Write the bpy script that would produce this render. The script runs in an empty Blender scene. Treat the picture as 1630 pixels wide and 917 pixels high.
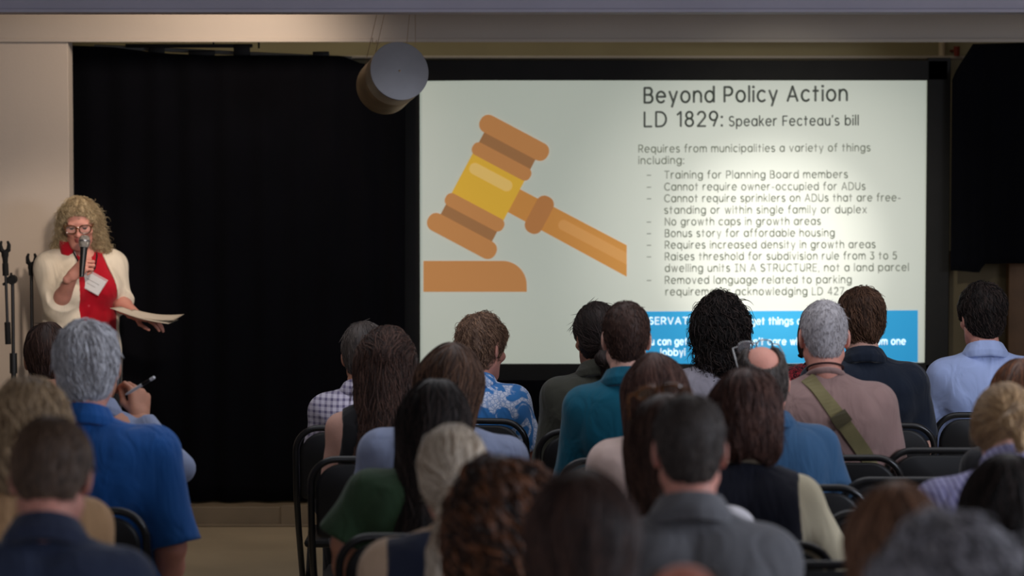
import bpy, math, random
import numpy as np

# ---------------------------------------------------------------- camera, light, exposure
scene = bpy.context.scene
COL = scene.collection
W, H = 1630, 917
F = 4528.0                       # focal length in pixels (100 mm)
CAM_Z = 1.95
PITCH = math.atan((458.5 - 185.0) / F)

cam_data = bpy.data.cameras.new('camera')
cam = bpy.data.objects.new('camera', cam_data)
COL.objects.link(cam)
cam.location = (0, 0, CAM_Z)
cam.rotation_euler = (math.pi / 2 - PITCH, 0, 0)
cam_data.sensor_width = 36.0
cam_data.lens = F * 36.0 / W
cam_data.clip_start = 0.1
cam_data.clip_end = 100
cam_data.dof.use_dof = True
cam_data.dof.focus_distance = 10.9
cam_data.dof.aperture_fstop = 2.9
scene.camera = cam

scene.view_settings.view_transform = 'Standard'
scene.view_settings.look = 'None'
scene.view_settings.gamma = 1.0
scene.view_settings.use_curve_mapping = False
scene.view_settings.exposure = 0.0
scene.cycles.max_bounces = 6
scene.cycles.sample_clamp_indirect = 4.0
scene.cycles.use_denoising = True

world = bpy.data.worlds.new('world')
scene.world = world
world.use_nodes = True
wb = world.node_tree.nodes['Background']
wb.inputs['Color'].default_value = (0.55, 0.62, 0.9, 1)
wb.inputs['Strength'].default_value = 0.30


def aim(o, target):
    from mathutils import Vector
    d = Vector(target) - o.location
    o.rotation_euler = d.to_track_quat('-Z', 'Y').to_euler()


def area_light(name, loc, target, sx, sy, power, color):
    l = bpy.data.lights.new(name, 'AREA')
    l.shape = 'RECTANGLE'
    l.size, l.size_y = sx, sy
    l.energy = power
    l.color = color
    o = bpy.data.objects.new(name, l)
    COL.objects.link(o)
    o.location = loc
    aim(o, target)
    return o


def spot_light(name, loc, target, deg, blend, power, color, radius=0.1):
    l = bpy.data.lights.new(name, 'SPOT')
    l.spot_size = math.radians(deg)
    l.spot_blend = blend
    l.energy = power
    l.color = color
    l.shadow_soft_size = radius
    o = bpy.data.objects.new(name, l)
    COL.objects.link(o)
    o.location = loc
    aim(o, target)
    return o


area_light('window_daylight', (4.6, 5.6, 2.35), (-0.6, 8.6, 1.1), 2.6, 1.5, 165, (0.78, 0.85, 1.0))
area_light('rear_daylight', (-1.6, 1.2, 2.45), (-0.3, 8.0, 1.1), 3.0, 1.2, 42, (0.86, 0.89, 1.0))
area_light('hall_ceiling_light', (0.4, 8.9, 2.70), (0.35, 8.7, 0.0), 5.0, 3.4, 62, (0.93, 0.94, 1.0))
spot_light('stage_lamp', (-1.15, 12.45, 2.58), (-1.9, 13.3, 1.9), 150, 0.6, 40, (1.0, 0.83, 0.68), 0.12)
spot_light('speaker_spot', (-0.7, 8.4, 2.55), (-2.05, 13.0, 1.2), 15, 0.7, 360, (1.0, 0.84, 0.70), 0.12)
spot_light('hotspot_fill_wide', (1.05, 9.6, 2.25), (1.256, 13.7, 1.33), 31, 1.0, 330, (1.0, 0.97, 0.84), 0.06)  # added spot, no real projector: makes the broad glow of the screen's hot spot
spot_light('hotspot_fill_core', (1.05, 9.62, 2.25), (1.256, 13.7, 1.30), 17, 1.0, 620, (1.0, 0.97, 0.84), 0.04)  # second added spot, brightens the centre of that hot spot
area_light('backstage_fill', (0.1, 13.95, 2.72), (0.3, 14.7, 2.2), 5.0, 0.1, 4.2, (1.0, 0.9, 0.68))  # added strip light, no known source; brightens the back wall above the screen

# ---------------------------------------------------------------- helpers
cp, sp = math.cos(PITCH), math.sin(PITCH)


def at(px, py, d):
    """Point of the photograph at depth d (metres along +y)."""
    x = (px - W / 2) / F
    y = (H / 2 - py) / F
    dy = cp + y * sp
    dz = -sp + y * cp
    t = d / dy
    return np.array([x * t, d, CAM_Z + dz * t])


def lin(c):
    return tuple(((v / 255.0) / 12.92 if v / 255.0 <= 0.04045 else ((v / 255.0 + 0.055) / 1.055) ** 2.4) for v in c)


def rgba(c):
    return (*lin(c), 1.0)


def new_mat(name):
    m = bpy.data.materials.new(name)
    m.use_nodes = True
    nt = m.node_tree
    return m, nt, nt.nodes['Principled BSDF']


def node(nt, typ, **kw):
    n = nt.nodes.new(typ)
    for k, v in kw.items():
        setattr(n, k, v)
    return n


def plain(name, c, rough=0.7, metal=0.0, var=0.12, scale=6.0, bump=0.0, bscale=60.0, spec=0.3):
    """Procedural base: colour with soft noise variation and optional bump."""
    m, nt, b = new_mat(name)
    tc = node(nt, 'ShaderNodeTexCoord')
    nz = node(nt, 'ShaderNodeTexNoise')
    nz.inputs['Scale'].default_value = scale
    nz.inputs['Detail'].default_value = 4
    nt.links.new(tc.outputs['Object'], nz.inputs['Vector'])
    r = node(nt, 'ShaderNodeValToRGB')
    l = lin(c)
    r.color_ramp.elements[0].position = 0.3
    r.color_ramp.elements[1].position = 0.7
    r.color_ramp.elements[0].color = (*[max(0, v * (1 - var)) for v in l], 1)
    r.color_ramp.elements[1].color = (*[min(1, v * (1 + var)) for v in l], 1)
    nt.links.new(nz.outputs['Fac'], r.inputs['Fac'])
    nt.links.new(r.outputs['Color'], b.inputs['Base Color'])
    b.inputs['Roughness'].default_value = rough
    b.inputs['Metallic'].default_value = metal
    b.inputs['Specular IOR Level'].default_value = spec
    if bump:
        n2 = node(nt, 'ShaderNodeTexNoise')
        n2.inputs['Scale'].default_value = bscale
        n2.inputs['Detail'].default_value = 5
        nt.links.new(tc.outputs['Object'], n2.inputs['Vector'])
        bp = node(nt, 'ShaderNodeBump')
        bp.inputs['Strength'].default_value = bump
        bp.inputs['Distance'].default_value = 0.01
        nt.links.new(n2.outputs['Fac'], bp.inputs['Height'])
        nt.links.new(bp.outputs['Normal'], b.inputs['Normal'])
    return m


def cloth(name, c, rough=0.85, var=0.10, fold=0.9):
    """Woven cloth: fine weave bump plus long soft creases."""
    m, nt, b = new_mat(name)
    tc = node(nt, 'ShaderNodeTexCoord')
    mp = node(nt, 'ShaderNodeMapping')
    mp.inputs['Scale'].default_value = (9, 9, 4.5)
    nt.links.new(tc.outputs['Object'], mp.inputs['Vector'])
    n1 = node(nt, 'ShaderNodeTexNoise')
    n1.inputs['Scale'].default_value = 1.0
    n1.inputs['Detail'].default_value = 2.5
    n1.inputs['Distortion'].default_value = 1.2
    nt.links.new(mp.outputs['Vector'], n1.inputs['Vector'])
    r = node(nt, 'ShaderNodeValToRGB')
    l = lin(c)
    r.color_ramp.elements[0].position = 0.3
    r.color_ramp.elements[1].position = 0.7
    r.color_ramp.elements[0].color = (*[v * (1 - var) for v in l], 1)
    r.color_ramp.elements[1].color = (*[min(1, v * (1 + var)) for v in l], 1)
    nt.links.new(n1.outputs['Fac'], r.inputs['Fac'])
    nt.links.new(r.outputs['Color'], b.inputs['Base Color'])
    n2 = node(nt, 'ShaderNodeTexNoise')
    n2.inputs['Scale'].default_value = 320
    nt.links.new(tc.outputs['Object'], n2.inputs['Vector'])
    b1 = node(nt, 'ShaderNodeBump')
    b1.inputs['Strength'].default_value = fold
    b1.inputs['Distance'].default_value = 0.02
    nt.links.new(n1.outputs['Fac'], b1.inputs['Height'])
    b2 = node(nt, 'ShaderNodeBump')
    b2.inputs['Strength'].default_value = 0.15
    b2.inputs['Distance'].default_value = 0.002
    nt.links.new(n2.outputs['Fac'], b2.inputs['Height'])
    nt.links.new(b1.outputs['Normal'], b2.inputs['Normal'])
    nt.links.new(b2.outputs['Normal'], b.inputs['Normal'])
    b.inputs['Roughness'].default_value = rough
    b.inputs['Specular IOR Level'].default_value = 0.15
    b.inputs['Sheen Weight'].default_value = 0.15
    return m


def base_link(m):
    """Return (tree, principled, texcoord object socket) and clear the base colour link of a cloth material."""
    nt = m.node_tree
    b = nt.nodes['Principled BSDF']
    for l in list(nt.links):
        if l.to_node == b and l.to_socket.name == 'Base Color':
            nt.links.remove(l)
    tc = [n for n in nt.nodes if n.type == 'TEX_COORD'][0]
    return nt, b, tc


def mixc(nt, fac, c1, c2):
    mx = node(nt, 'ShaderNodeMix', data_type='RGBA')
    nt.links.new(fac, mx.inputs[0])
    for i, c in ((6, c1), (7, c2)):
        if isinstance(c, tuple):
            mx.inputs[i].default_value = rgba(c)
        else:
            nt.links.new(c, mx.inputs[i])
    return mx.outputs[2]


def math_n(nt, op, a, b=None):
    n = node(nt, 'ShaderNodeMath', operation=op)
    for i, v in enumerate((a, b)):
        if v is None:
            continue
        if isinstance(v, (int, float)):
            n.inputs[i].default_value = v
        else:
            nt.links.new(v, n.inputs[i])
    return n.outputs[0]


def checked_cloth(name, ca, cb, size):
    m = cloth(name, ca)
    nt, b, tc = base_link(m)
    s = node(nt, 'ShaderNodeSeparateXYZ')
    nt.links.new(tc.outputs['Object'], s.inputs[0])
    k = 2 * math.pi / size
    hx = math_n(nt, 'GREATER_THAN', math_n(nt, 'SINE', math_n(nt, 'MULTIPLY', s.outputs[0], k)), 0.25)
    hz = math_n(nt, 'GREATER_THAN', math_n(nt, 'SINE', math_n(nt, 'MULTIPLY', s.outputs[2], k)), 0.25)
    f = math_n(nt, 'MULTIPLY', math_n(nt, 'ADD', hx, hz), 0.5)
    nt.links.new(mixc(nt, f, ca, cb), b.inputs['Base Color'])
    return m


def striped_cloth(name, ca, cb, size):
    m = cloth(name, ca)
    nt, b, tc = base_link(m)
    s = node(nt, 'ShaderNodeSeparateXYZ')
    nt.links.new(tc.outputs['Object'], s.inputs[0])
    d = math_n(nt, 'ADD', s.outputs[0], math_n(nt, 'MULTIPLY', s.outputs[2], 0.35))
    h = math_n(nt, 'GREATER_THAN', math_n(nt, 'SINE', math_n(nt, 'MULTIPLY', d, 2 * math.pi / size)), 0.3)
    nt.links.new(mixc(nt, h, ca, cb), b.inputs['Base Color'])
    return m


def floral_cloth(name, ground, petal, scale=11.0, lo=0.47, hi=0.53, fine=60.0):
    m = cloth(name, ground)
    nt, b, tc = base_link(m)
    n = node(nt, 'ShaderNodeTexNoise')
    n.inputs['Scale'].default_value = scale
    n.inputs['Detail'].default_value = 1.5
    n.inputs['Distortion'].default_value = 1.5
    v = node(nt, 'ShaderNodeTexVoronoi', feature='DISTANCE_TO_EDGE')
    v.inputs['Scale'].default_value = fine
    for q in (n, v):
        nt.links.new(tc.outputs['Object'], q.inputs['Vector'])
    r = node(nt, 'ShaderNodeMapRange')
    r.inputs[1].default_value = lo
    r.inputs[2].default_value = hi
    nt.links.new(n.outputs['Fac'], r.inputs[0])
    vein = math_n(nt, 'GREATER_THAN', v.outputs['Distance'], 0.10)
    f = math_n(nt, 'MULTIPLY', r.outputs[0], math_n(nt, 'ADD', math_n(nt, 'MULTIPLY', vein, 0.55), 0.45))
    nt.links.new(mixc(nt, f, ground, petal), b.inputs['Base Color'])
    return m


def hair_mat(name, c1, c2, rough=0.45, spec=0.35):
    """Strand colour runs from c1 to c2 by the tone of each lock."""
    m, nt, b = new_mat(name)
    a = node(nt, 'ShaderNodeAttribute', attribute_name='tone')
    nt.links.new(mixc(nt, a.outputs['Fac'], c1, c2), b.inputs['Base Color'])
    b.inputs['Roughness'].default_value = rough
    b.inputs['Specular IOR Level'].default_value = spec
    return m


def skin_mat(name, c, blotch=0.14):
    m = plain(name, c, rough=0.55, var=blotch, scale=9, bump=0.12, bscale=140, spec=0.35)
    b = m.node_tree.nodes['Principled BSDF']
    b.inputs['Subsurface Weight'].default_value = 0.08
    b.inputs['Subsurface Radius'].default_value = (0.012, 0.004, 0.002)
    return m


# ---- mesh building
def raw_mesh(name, V, faces, mats, mat_ids=None, smooth=True, tone=None):
    """V (n,3); faces: list of int arrays, each (m,3) or (m,4)."""
    V = np.ascontiguousarray(V, dtype=np.float32)
    me = bpy.data.meshes.new(name)
    me.vertices.add(len(V))
    me.vertices.foreach_set('co', V.ravel())
    faces = [np.asarray(f, dtype=np.int32) for f in faces if len(f)]
    loops = np.concatenate([f.ravel() for f in faces])
    sizes = np.concatenate([np.full(len(f), f.shape[1], dtype=np.int32) for f in faces])
    starts = np.concatenate([[0], np.cumsum(sizes)[:-1]]).astype(np.int32)
    me.loops.add(len(loops))
    me.loops.foreach_set('vertex_index', loops.astype(np.int32))
    me.polygons.add(len(sizes))
    me.polygons.foreach_set('loop_start', starts)
    me.polygons.foreach_set('loop_total', sizes)
    if mat_ids is not None:
        me.polygons.foreach_set('material_index', np.asarray(mat_ids, dtype=np.int32))
    me.polygons.foreach_set('use_smooth', np.full(len(sizes), bool(smooth)))
    for m in (mats if isinstance(mats, (list, tuple)) else [mats]):
        me.materials.append(m)
    if tone is not None:
        at_ = me.attributes.new('tone', 'FLOAT', 'POINT')
        at_.data.foreach_set('value', np.ascontiguousarray(tone, dtype=np.float32))
    me.update(calc_edges=True)
    me.validate()
    return me


def link(name, me, parent=None, loc=(0, 0, 0), rot=(0, 0, 0)):
    o = bpy.data.objects.new(name, me)
    COL.objects.link(o)
    if parent is not None:
        o.parent = parent
    o.location = loc
    o.rotation_euler = rot
    return o


def tag(o, label=None, cat=None, group=None, kind=None):
    if label:
        o['label'] = label
    if cat:
        o['category'] = cat
    if group:
        o['group'] = group
    if kind:
        o['kind'] = kind
    return o


def thing(name, label, cat, loc=(0, 0, 0), rz=0.0, group=None):
    o = bpy.data.objects.new(name, None)
    o.empty_display_size = 0.1
    COL.objects.link(o)
    o.location = loc
    o.rotation_euler = (0, 0, rz)
    return tag(o, label, cat, group)


class MB:
    """Collects shapes into one mesh."""

    def __init__(self):
        self.V, self.F, self.n = [], [], 0

    def add(self, V, faces):
        self.V.append(np.asarray(V, dtype=float))
        for f in faces:
            f = np.asarray(f, dtype=int)
            if len(f):
                self.F.append(f + self.n)
        self.n += len(V)
        return self

    def box(self, x0, x1, y0, y1, z0, z1, bev=0.0):
        b = min(bev, (x1 - x0) / 2.01, (y1 - y0) / 2.01, (z1 - z0) / 2.01)
        if b <= 0:
            V = [(x, y, z) for x in (x0, x1) for y in (y0, y1) for z in (z0, z1)]
            Q = [(0, 1, 3, 2), (4, 6, 7, 5), (0, 4, 5, 1), (2, 3, 7, 6), (0, 2, 6, 4), (1, 5, 7, 3)]
            return self.add(V, [Q])
        import bmesh
        bm = bmesh.new()
        bmesh.ops.create_cube(bm, size=1.0)
        for v in bm.verts:
            v.co.x = (x0 + x1) / 2 + v.co.x * (x1 - x0)
            v.co.y = (y0 + y1) / 2 + v.co.y * (y1 - y0)
            v.co.z = (z0 + z1) / 2 + v.co.z * (z1 - z0)
        bmesh.ops.bevel(bm, geom=bm.edges[:], offset=b, segments=2, affect='EDGES', profile=0.5)
        self._bm(bm)
        return self

    def _bm(self, bm):
        bm.verts.index_update()
        V = [v.co[:] for v in bm.verts]
        q = [[v.index for v in f.verts] for f in bm.faces if len(f.verts) == 4]
        t = [[v.index for v in f.verts] for f in bm.faces if len(f.verts) == 3]
        for f in bm.faces:
            if len(f.verts) > 4:
                ids = [v.index for v in f.verts]
                t += [[ids[0], ids[i], ids[i + 1]] for i in range(1, len(ids) - 1)]
        bm.free()
        self.add(V, [q, t])

    def tube(self, path, r, n=10, closed=False):
        P = np.asarray(path, dtype=float)
        R = np.full(len(P), r) if np.isscalar(r) else np.asarray(r, dtype=float)
        if closed:
            T = np.roll(P, -1, 0) - np.roll(P, 1, 0)
        else:
            T = np.gradient(P, axis=0)
        T /= np.linalg.norm(T, axis=1)[:, None] + 1e-12
        u = np.cross(T[0], (0, 0, 1) if abs(T[0][2]) < 0.9 else (1, 0, 0))
        rings = []
        for i in range(len(P)):
            u = u - T[i] * np.dot(u, T[i])
            u /= np.linalg.norm(u) + 1e-12
            w = np.cross(T[i], u)
            a = np.arange(n) * 2 * math.pi / n
            rings.append(P[i] + R[i] * (np.cos(a)[:, None] * u + np.sin(a)[:, None] * w))
        V = np.concatenate(rings)
        Q, m = [], len(P)
        for i in range(m if closed else m - 1):
            j = (i + 1) % m
            for k in range(n):
                Q.append((i * n + k, i * n + (k + 1) % n, j * n + (k + 1) % n, j * n + k))
        T3 = []
        if not closed:
            T3 += [(0, k + 1, k) for k in range(1, n - 1)]
            o = (m - 1) * n
            T3 += [(o, o + k, o + k + 1) for k in range(1, n - 1)]
        return self.add(V, [Q, T3])

    def lathe(self, prof, axis_o, axis_d, n=24):
        """prof: (radius, height) pairs swept about the axis."""
        d = np.array(axis_d, float)
        d /= np.linalg.norm(d)
        u = np.cross(d, (0, 0, 1) if abs(d[2]) < 0.9 else (1, 0, 0))
        u /= np.linalg.norm(u)
        w = np.cross(d, u)
        a = np.arange(n) * 2 * math.pi / n
        ring = np.cos(a)[:, None] * u + np.sin(a)[:, None] * w
        V = np.concatenate([np.asarray(axis_o) + d * h + ring * r for r, h in prof])
        Q = [(i * n + k, i * n + (k + 1) % n, (i + 1) * n + (k + 1) % n, (i + 1) * n + k)
             for i in range(len(prof) - 1) for k in range(n)]
        return self.add(V, [Q])

    def build(self, name, mat, parent=None, smooth=True, loc=(0, 0, 0)):
        me = raw_mesh(name, np.concatenate(self.V), self.F, mat, smooth=smooth)
        if smooth:
            me.set_sharp_from_angle(angle=math.radians(40))
        return link(name, me, parent, loc)


# ---- signed distance modelling
def smin(a, b, k):
    h = np.clip(0.5 + 0.5 * (b - a) / k, 0, 1)
    return b + (a - b) * h - k * h * (1 - h)


def ell(c, r, rx=0.0):
    """Ellipsoid, optionally pitched about x."""
    c = np.asarray(c, float)
    r = np.asarray(r, float)
    ca, sa = math.cos(rx), math.sin(rx)

    def fn(X, Y, Z):
        x, y, z = X - c[0], Y - c[1], Z - c[2]
        if rx:
            y, z = ca * y + sa * z, -sa * y + ca * z
        k0 = np.sqrt((x / r[0]) ** 2 + (y / r[1]) ** 2 + (z / r[2]) ** 2)
        k1 = np.sqrt((x / r[0] ** 2) ** 2 + (y / r[1] ** 2) ** 2 + (z / r[2] ** 2) ** 2)
        return np.where(k1 < 1e-9, -r.min(), k0 * (k0 - 1) / np.maximum(k1, 1e-9))
    m = r.max() if rx else r
    return fn, c - m, c + m


def cone(a, b, r1, r2, flat=None):
    """Capsule with changing radius; flat='end' cuts it square at b."""
    a = np.asarray(a, float)
    b = np.asarray(b, float)
    ba = b - a
    L2 = max(float(ba @ ba), 1e-12)
    L = math.sqrt(L2)

    def fn(X, Y, Z):
        x, y, z = X - a[0], Y - a[1], Z - a[2]
        tt = (x * ba[0] + y * ba[1] + z * ba[2]) / L2
        t = np.clip(tt, 0, 1)
        d = np.sqrt((x - t * ba[0]) ** 2 + (y - t * ba[1]) ** 2 + (z - t * ba[2]) ** 2) - (r1 + (r2 - r1) * t)
        if flat == 'end':
            d = np.maximum(d, (tt - 1) * L)
        return d
    m = max(r1, r2)
    return fn, np.minimum(a, b) - m, np.maximum(a, b) + m


def wob(f, seed, n=3):
    rng = np.random.RandomState(seed)
    D = rng.normal(size=(n, 3))
    D /= np.linalg.norm(D, axis=1)[:, None]
    ph = rng.rand(n, 2) * 6.28

    def fn(X, Y, Z):
        s = 0
        for i in range(n):
            q = D[(i + 1) % n]
            s = s + np.sin(f * (D[i][0] * X + D[i][1] * Y + D[i][2] * Z) + ph[i][0]
                           + 1.6 * np.sin(0.7 * f * (q[0] * X + q[1] * Y + q[2] * Z) + ph[i][1]))
        return s / n
    return fn


class Model:
    def __init__(self):
        self.ops = []

    def u(self, p, k=0.02):
        self.ops.append(('u', p, k))
        return self

    def s(self, p, k=0.01):
        self.ops.append(('s', p, k))
        return self

    def i(self, fn):
        self.ops.append(('i', (fn, None, None), 0))
        return self

    def disp(self, fn):
        self.ops.append(('d', (fn, None, None), 0))
        return self

    def pts(self, P):
        X, Y, Z = P[..., 0], P[..., 1], P[..., 2]
        v = np.full(X.shape, 1.0)
        for op, (fn, lo, hi), k in self.ops:
            d = fn(X, Y, Z)
            if op == 'u':
                v = smin(v, d, k)
            elif op == 's':
                v = -smin(-v, d, k)
            elif op == 'i':
                v = np.maximum(v, d)
            else:
                v = v + d
        return v

    def grad(self, P, e=0.004):
        g = np.empty_like(P)
        for a in range(3):
            o = np.zeros(3)
            o[a] = e
            g[..., a] = self.pts(P + o) - self.pts(P - o)
        return g / (np.linalg.norm(g, axis=-1, keepdims=True) + 1e-9)

    def mesh(self, h, pad=0.03):
        los = [p[1] for op, p, k in self.ops if op == 'u']
        his = [p[2] for op, p, k in self.ops if op == 'u']
        lo = np.min(los, 0) - pad
        hi = np.max(his, 0) + pad
        n = np.ceil((hi - lo) / h).astype(int) + 1
        ax = [(lo[i] + h * np.arange(n[i])).astype(np.float32) for i in range(3)]
        v = np.full(n, 0.2, dtype=np.float32)
        for op, (fn, a, b), k in self.ops:
            if a is not None:
                m = k + 3 * h
                i0 = np.clip(np.floor((a - m - lo) / h).astype(int), 0, n - 1)
                i1 = np.clip(np.ceil((b + m - lo) / h).astype(int) + 1, 1, n)
            else:
                i0, i1 = np.zeros(3, int), n
            sl = tuple(slice(i0[q], i1[q]) for q in range(3))
            X = ax[0][sl[0]][:, None, None]
            Y = ax[1][sl[1]][None, :, None]
            Z = ax[2][sl[2]][None, None, :]
            d = fn(X, Y, Z)
            if op == 'u':
                v[sl] = smin(v[sl], d, k)
            elif op == 's':
                v[sl] = -smin(-v[sl], d, k)
            elif op == 'i':
                v[sl] = np.maximum(v[sl], d)
            else:
                v[sl] = v[sl] + d
        return surface(v, lo, h)


CORN = np.array([(i, j, k) for i in (0, 1) for j in (0, 1) for k in (0, 1)])
EDG = [(a, b) for a in range(8) for b in range(a + 1, 8) if np.abs(CORN[a] - CORN[b]).sum() == 1]


def surface(v, lo, h):
    v = v.copy()
    v[0], v[-1] = 0.2, 0.2
    v[:, 0], v[:, -1] = 0.2, 0.2
    v[:, :, 0], v[:, :, -1] = 0.2, 0.2
    s = v < 0
    n = np.array(v.shape)
    c = np.zeros(n - 1, dtype=np.int8)
    for o in CORN:
        c += s[o[0]:n[0] - 1 + o[0], o[1]:n[1] - 1 + o[1], o[2]:n[2] - 1 + o[2]]
    act = (c > 0) & (c < 8)
    idx = np.argwhere(act)
    vals = [v[idx[:, 0] + o[0], idx[:, 1] + o[1], idx[:, 2] + o[2]] for o in CORN]
    acc = np.zeros((len(idx), 3))
    cnt = np.zeros(len(idx))
    for a, b in EDG:
        m = (vals[a] < 0) != (vals[b] < 0)
        t = np.where(m, vals[a] / np.where(m, vals[a] - vals[b], 1), 0)
        acc += m[:, None] * (CORN[a] + t[:, None] * (CORN[b] - CORN[a]))
        cnt += m
    V = lo + h * (idx + acc / np.maximum(cnt, 1)[:, None])
    gid = np.full(n - 1, -1, dtype=np.int32)
    gid[act] = np.arange(len(idx))
    Q = []
    for ax_ in range(3):
        sl0 = [slice(1, -1)] * 3
        sl1 = [slice(1, -1)] * 3
        sl0[ax_] = slice(0, -1)
        sl1[ax_] = slice(1, None)
        a, b = s[tuple(sl0)], s[tuple(sl1)]
        e = np.argwhere(a != b)
        if not len(e):
            continue
        ins = a[tuple(e.T)]
        off = np.ones(3, int)
        off[ax_] = 0
        e = e + off
        p, q = [(1, 2), (2, 0), (0, 1)][ax_]

        def g(dp, dq):
            w = e.copy()
            w[:, p] += dp
            w[:, q] += dq
            return gid[tuple(w.T)]
        f = np.stack([g(-1, -1), g(0, -1), g(0, 0), g(-1, 0)], 1)
        f[~ins] = f[~ins][:, ::-1]
        Q.append(f)
    Q = np.concatenate(Q)
    return V, Q


def tubes(P, R, sides=3):
    """Many strands at once: P (N,S,3), R (N,S) -> vertices, quads."""
    N, S, _ = P.shape
    T = np.gradient(P, axis=1)
    T /= np.linalg.norm(T, axis=2, keepdims=True) + 1e-9
    ref = np.array([0.31, 0.87, 0.38])
    U = np.cross(T, ref)
    U /= np.linalg.norm(U, axis=2, keepdims=True) + 1e-9
    B = np.cross(T, U)
    a = np.arange(sides) * 2 * math.pi / sides
    V = P[:, :, None, :] + R[:, :, None, None] * (np.cos(a)[None, None, :, None] * U[:, :, None, :]
                                                  + np.sin(a)[None, None, :, None] * B[:, :, None, :])
    base = (np.arange(N)[:, None, None] * S + np.arange(S - 1)[None, :, None]) * sides
    k = np.arange(sides)[None, None, :]
    k2 = (k + 1) % sides
    Q = np.stack([base + k, base + k2, base + sides + k2, base + sides + k], -1).reshape(-1, 4)
    return V.reshape(-1, 3), Q


def rotm(pitch=0, yaw=0, roll=0):
    """pitch>0 bows the head forward, yaw>0 turns to the left, roll>0 leans to the right."""
    a, b, c = math.radians(-pitch), math.radians(yaw), math.radians(roll)
    Rx = np.array([[1, 0, 0], [0, math.cos(a), -math.sin(a)], [0, math.sin(a), math.cos(a)]])
    Rz = np.array([[math.cos(b), -math.sin(b), 0], [math.sin(b), math.cos(b), 0], [0, 0, 1]])
    Ry = np.array([[math.cos(c), 0, math.sin(c)], [0, 1, 0], [-math.sin(c), 0, math.cos(c)]])
    return Rz @ Ry @ Rx

# ---------------------------------------------------------------- the head, hands and hair
def head_model(female):
    m = Model()
    w = 0.95 if female else 1.0
    m.u(ell((0, -0.012, 0.035), (0.074 * w, 0.096, 0.083)))
    m.u(ell((0, 0.028, -0.030), (0.060 * w, 0.066, 0.082)), 0.03)
    m.u(cone((0, 0.060, -0.098), (0, 0.050, -0.085), 0.022, 0.026), 0.03)
    for s in (-1, 1):
        m.u(cone((s * 0.050 * w, 0.000, -0.055), (s * 0.022, 0.055, -0.092), 0.020, 0.022), 0.03)
        m.u(ell((s * 0.046, 0.068, -0.018), (0.020, 0.020, 0.018)), 0.02)
        m.s(ell((s * 0.031, 0.104, 0.010), (0.019, 0.016, 0.013)), 0.012)
    for s in (-1, 1):
        m.u(ell((s * 0.031, 0.0835, 0.0165), (0.0150, 0.0145, 0.0095)), 0.003)
    m.u(ell((0, 0.078, 0.030), (0.050, 0.016, 0.010)), 0.02)
    m.u(cone((0, 0.090, 0.012), (0, 0.110, -0.022), 0.008, 0.0125), 0.012)
    for s in (-1, 1):
        m.u(ell((s * 0.012, 0.100, -0.026), (0.009, 0.010, 0.008)), 0.006)
    m.u(ell((0, 0.090, -0.050), (0.022, 0.011, 0.006)), 0.006)
    m.u(ell((0, 0.088, -0.061), (0.019, 0.011, 0.007)), 0.006)
    m.u(cone((0, -0.020, -0.040), (0, -0.034, -0.118), 0.053 * (0.88 if female else 1.05), 0.052 * (0.88 if female else 1.05)), 0.03)
    for s in (-1, 1):
        def ear(X, Y, Z, s=s):
            x, y, z = (X - s * 0.079 * w), Y + 0.012, Z + 0.002
            ca, sa = math.cos(s * 0.45), math.sin(s * 0.45)
            x, y = ca * x + sa * y, -sa * x + ca * y
            r = (0.0085, 0.022, 0.034)
            k0 = np.sqrt((x / r[0]) ** 2 + (y / r[1]) ** 2 + (z / r[2]) ** 2)
            k1 = np.sqrt((x / r[0] ** 2) ** 2 + (y / r[1] ** 2) ** 2 + (z / r[2] ** 2) ** 2)
            return k0 * (k0 - 1) / np.maximum(k1, 1e-9)
        m.u((ear, np.array([s * 0.079 - 0.03, -0.045, -0.04]), np.array([s * 0.079 + 0.03, 0.025, 0.04])), 0.006)
        m.s(ell((s * 0.094 * w, -0.004, 0.002), (0.007, 0.010, 0.018)), 0.005)
    return m


def head_mesh(female, h=0.0036):
    V, Q = head_model(female).mesh(h)
    mid = np.zeros(len(Q), dtype=int)
    c = V[Q].mean(1)
    lips = (np.abs(c[:, 0]) < 0.021) & (c[:, 1] > 0.088) & (c[:, 2] < -0.045) & (c[:, 2] > -0.067)
    mid[lips] = 1
    Vs, Qs, Ms, n = [V], [Q], [mid], len(V)
    for s in (-1, 1):
        nu, nv, r = 14, 10, 0.0125
        g = []
        for i in range(nv + 1):
            t = math.pi * i / nv
            for j in range(nu):
                p = 2 * math.pi * j / nu
                g.append((r * math.sin(t) * math.cos(p), r * math.cos(t), r * math.sin(t) * math.sin(p)))
        g = np.array(g) + (s * 0.031, 0.0835, 0.010)
        q, mm = [], []
        for i in range(nv):
            for j in range(nu):
                q.append((i * nu + j, i * nu + (j + 1) % nu, (i + 1) * nu + (j + 1) % nu, (i + 1) * nu + j))
                mm.append(3 if i < 3 else 2)
        Vs.append(g)
        Qs.append(np.array(q) + n)
        Ms.append(np.array(mm))
        n += len(g)
    return np.concatenate(Vs), np.concatenate(Qs), np.concatenate(Ms)


HEADS = {True: head_mesh(True), False: head_mesh(False)}
SCALP = head_model(False)

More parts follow.
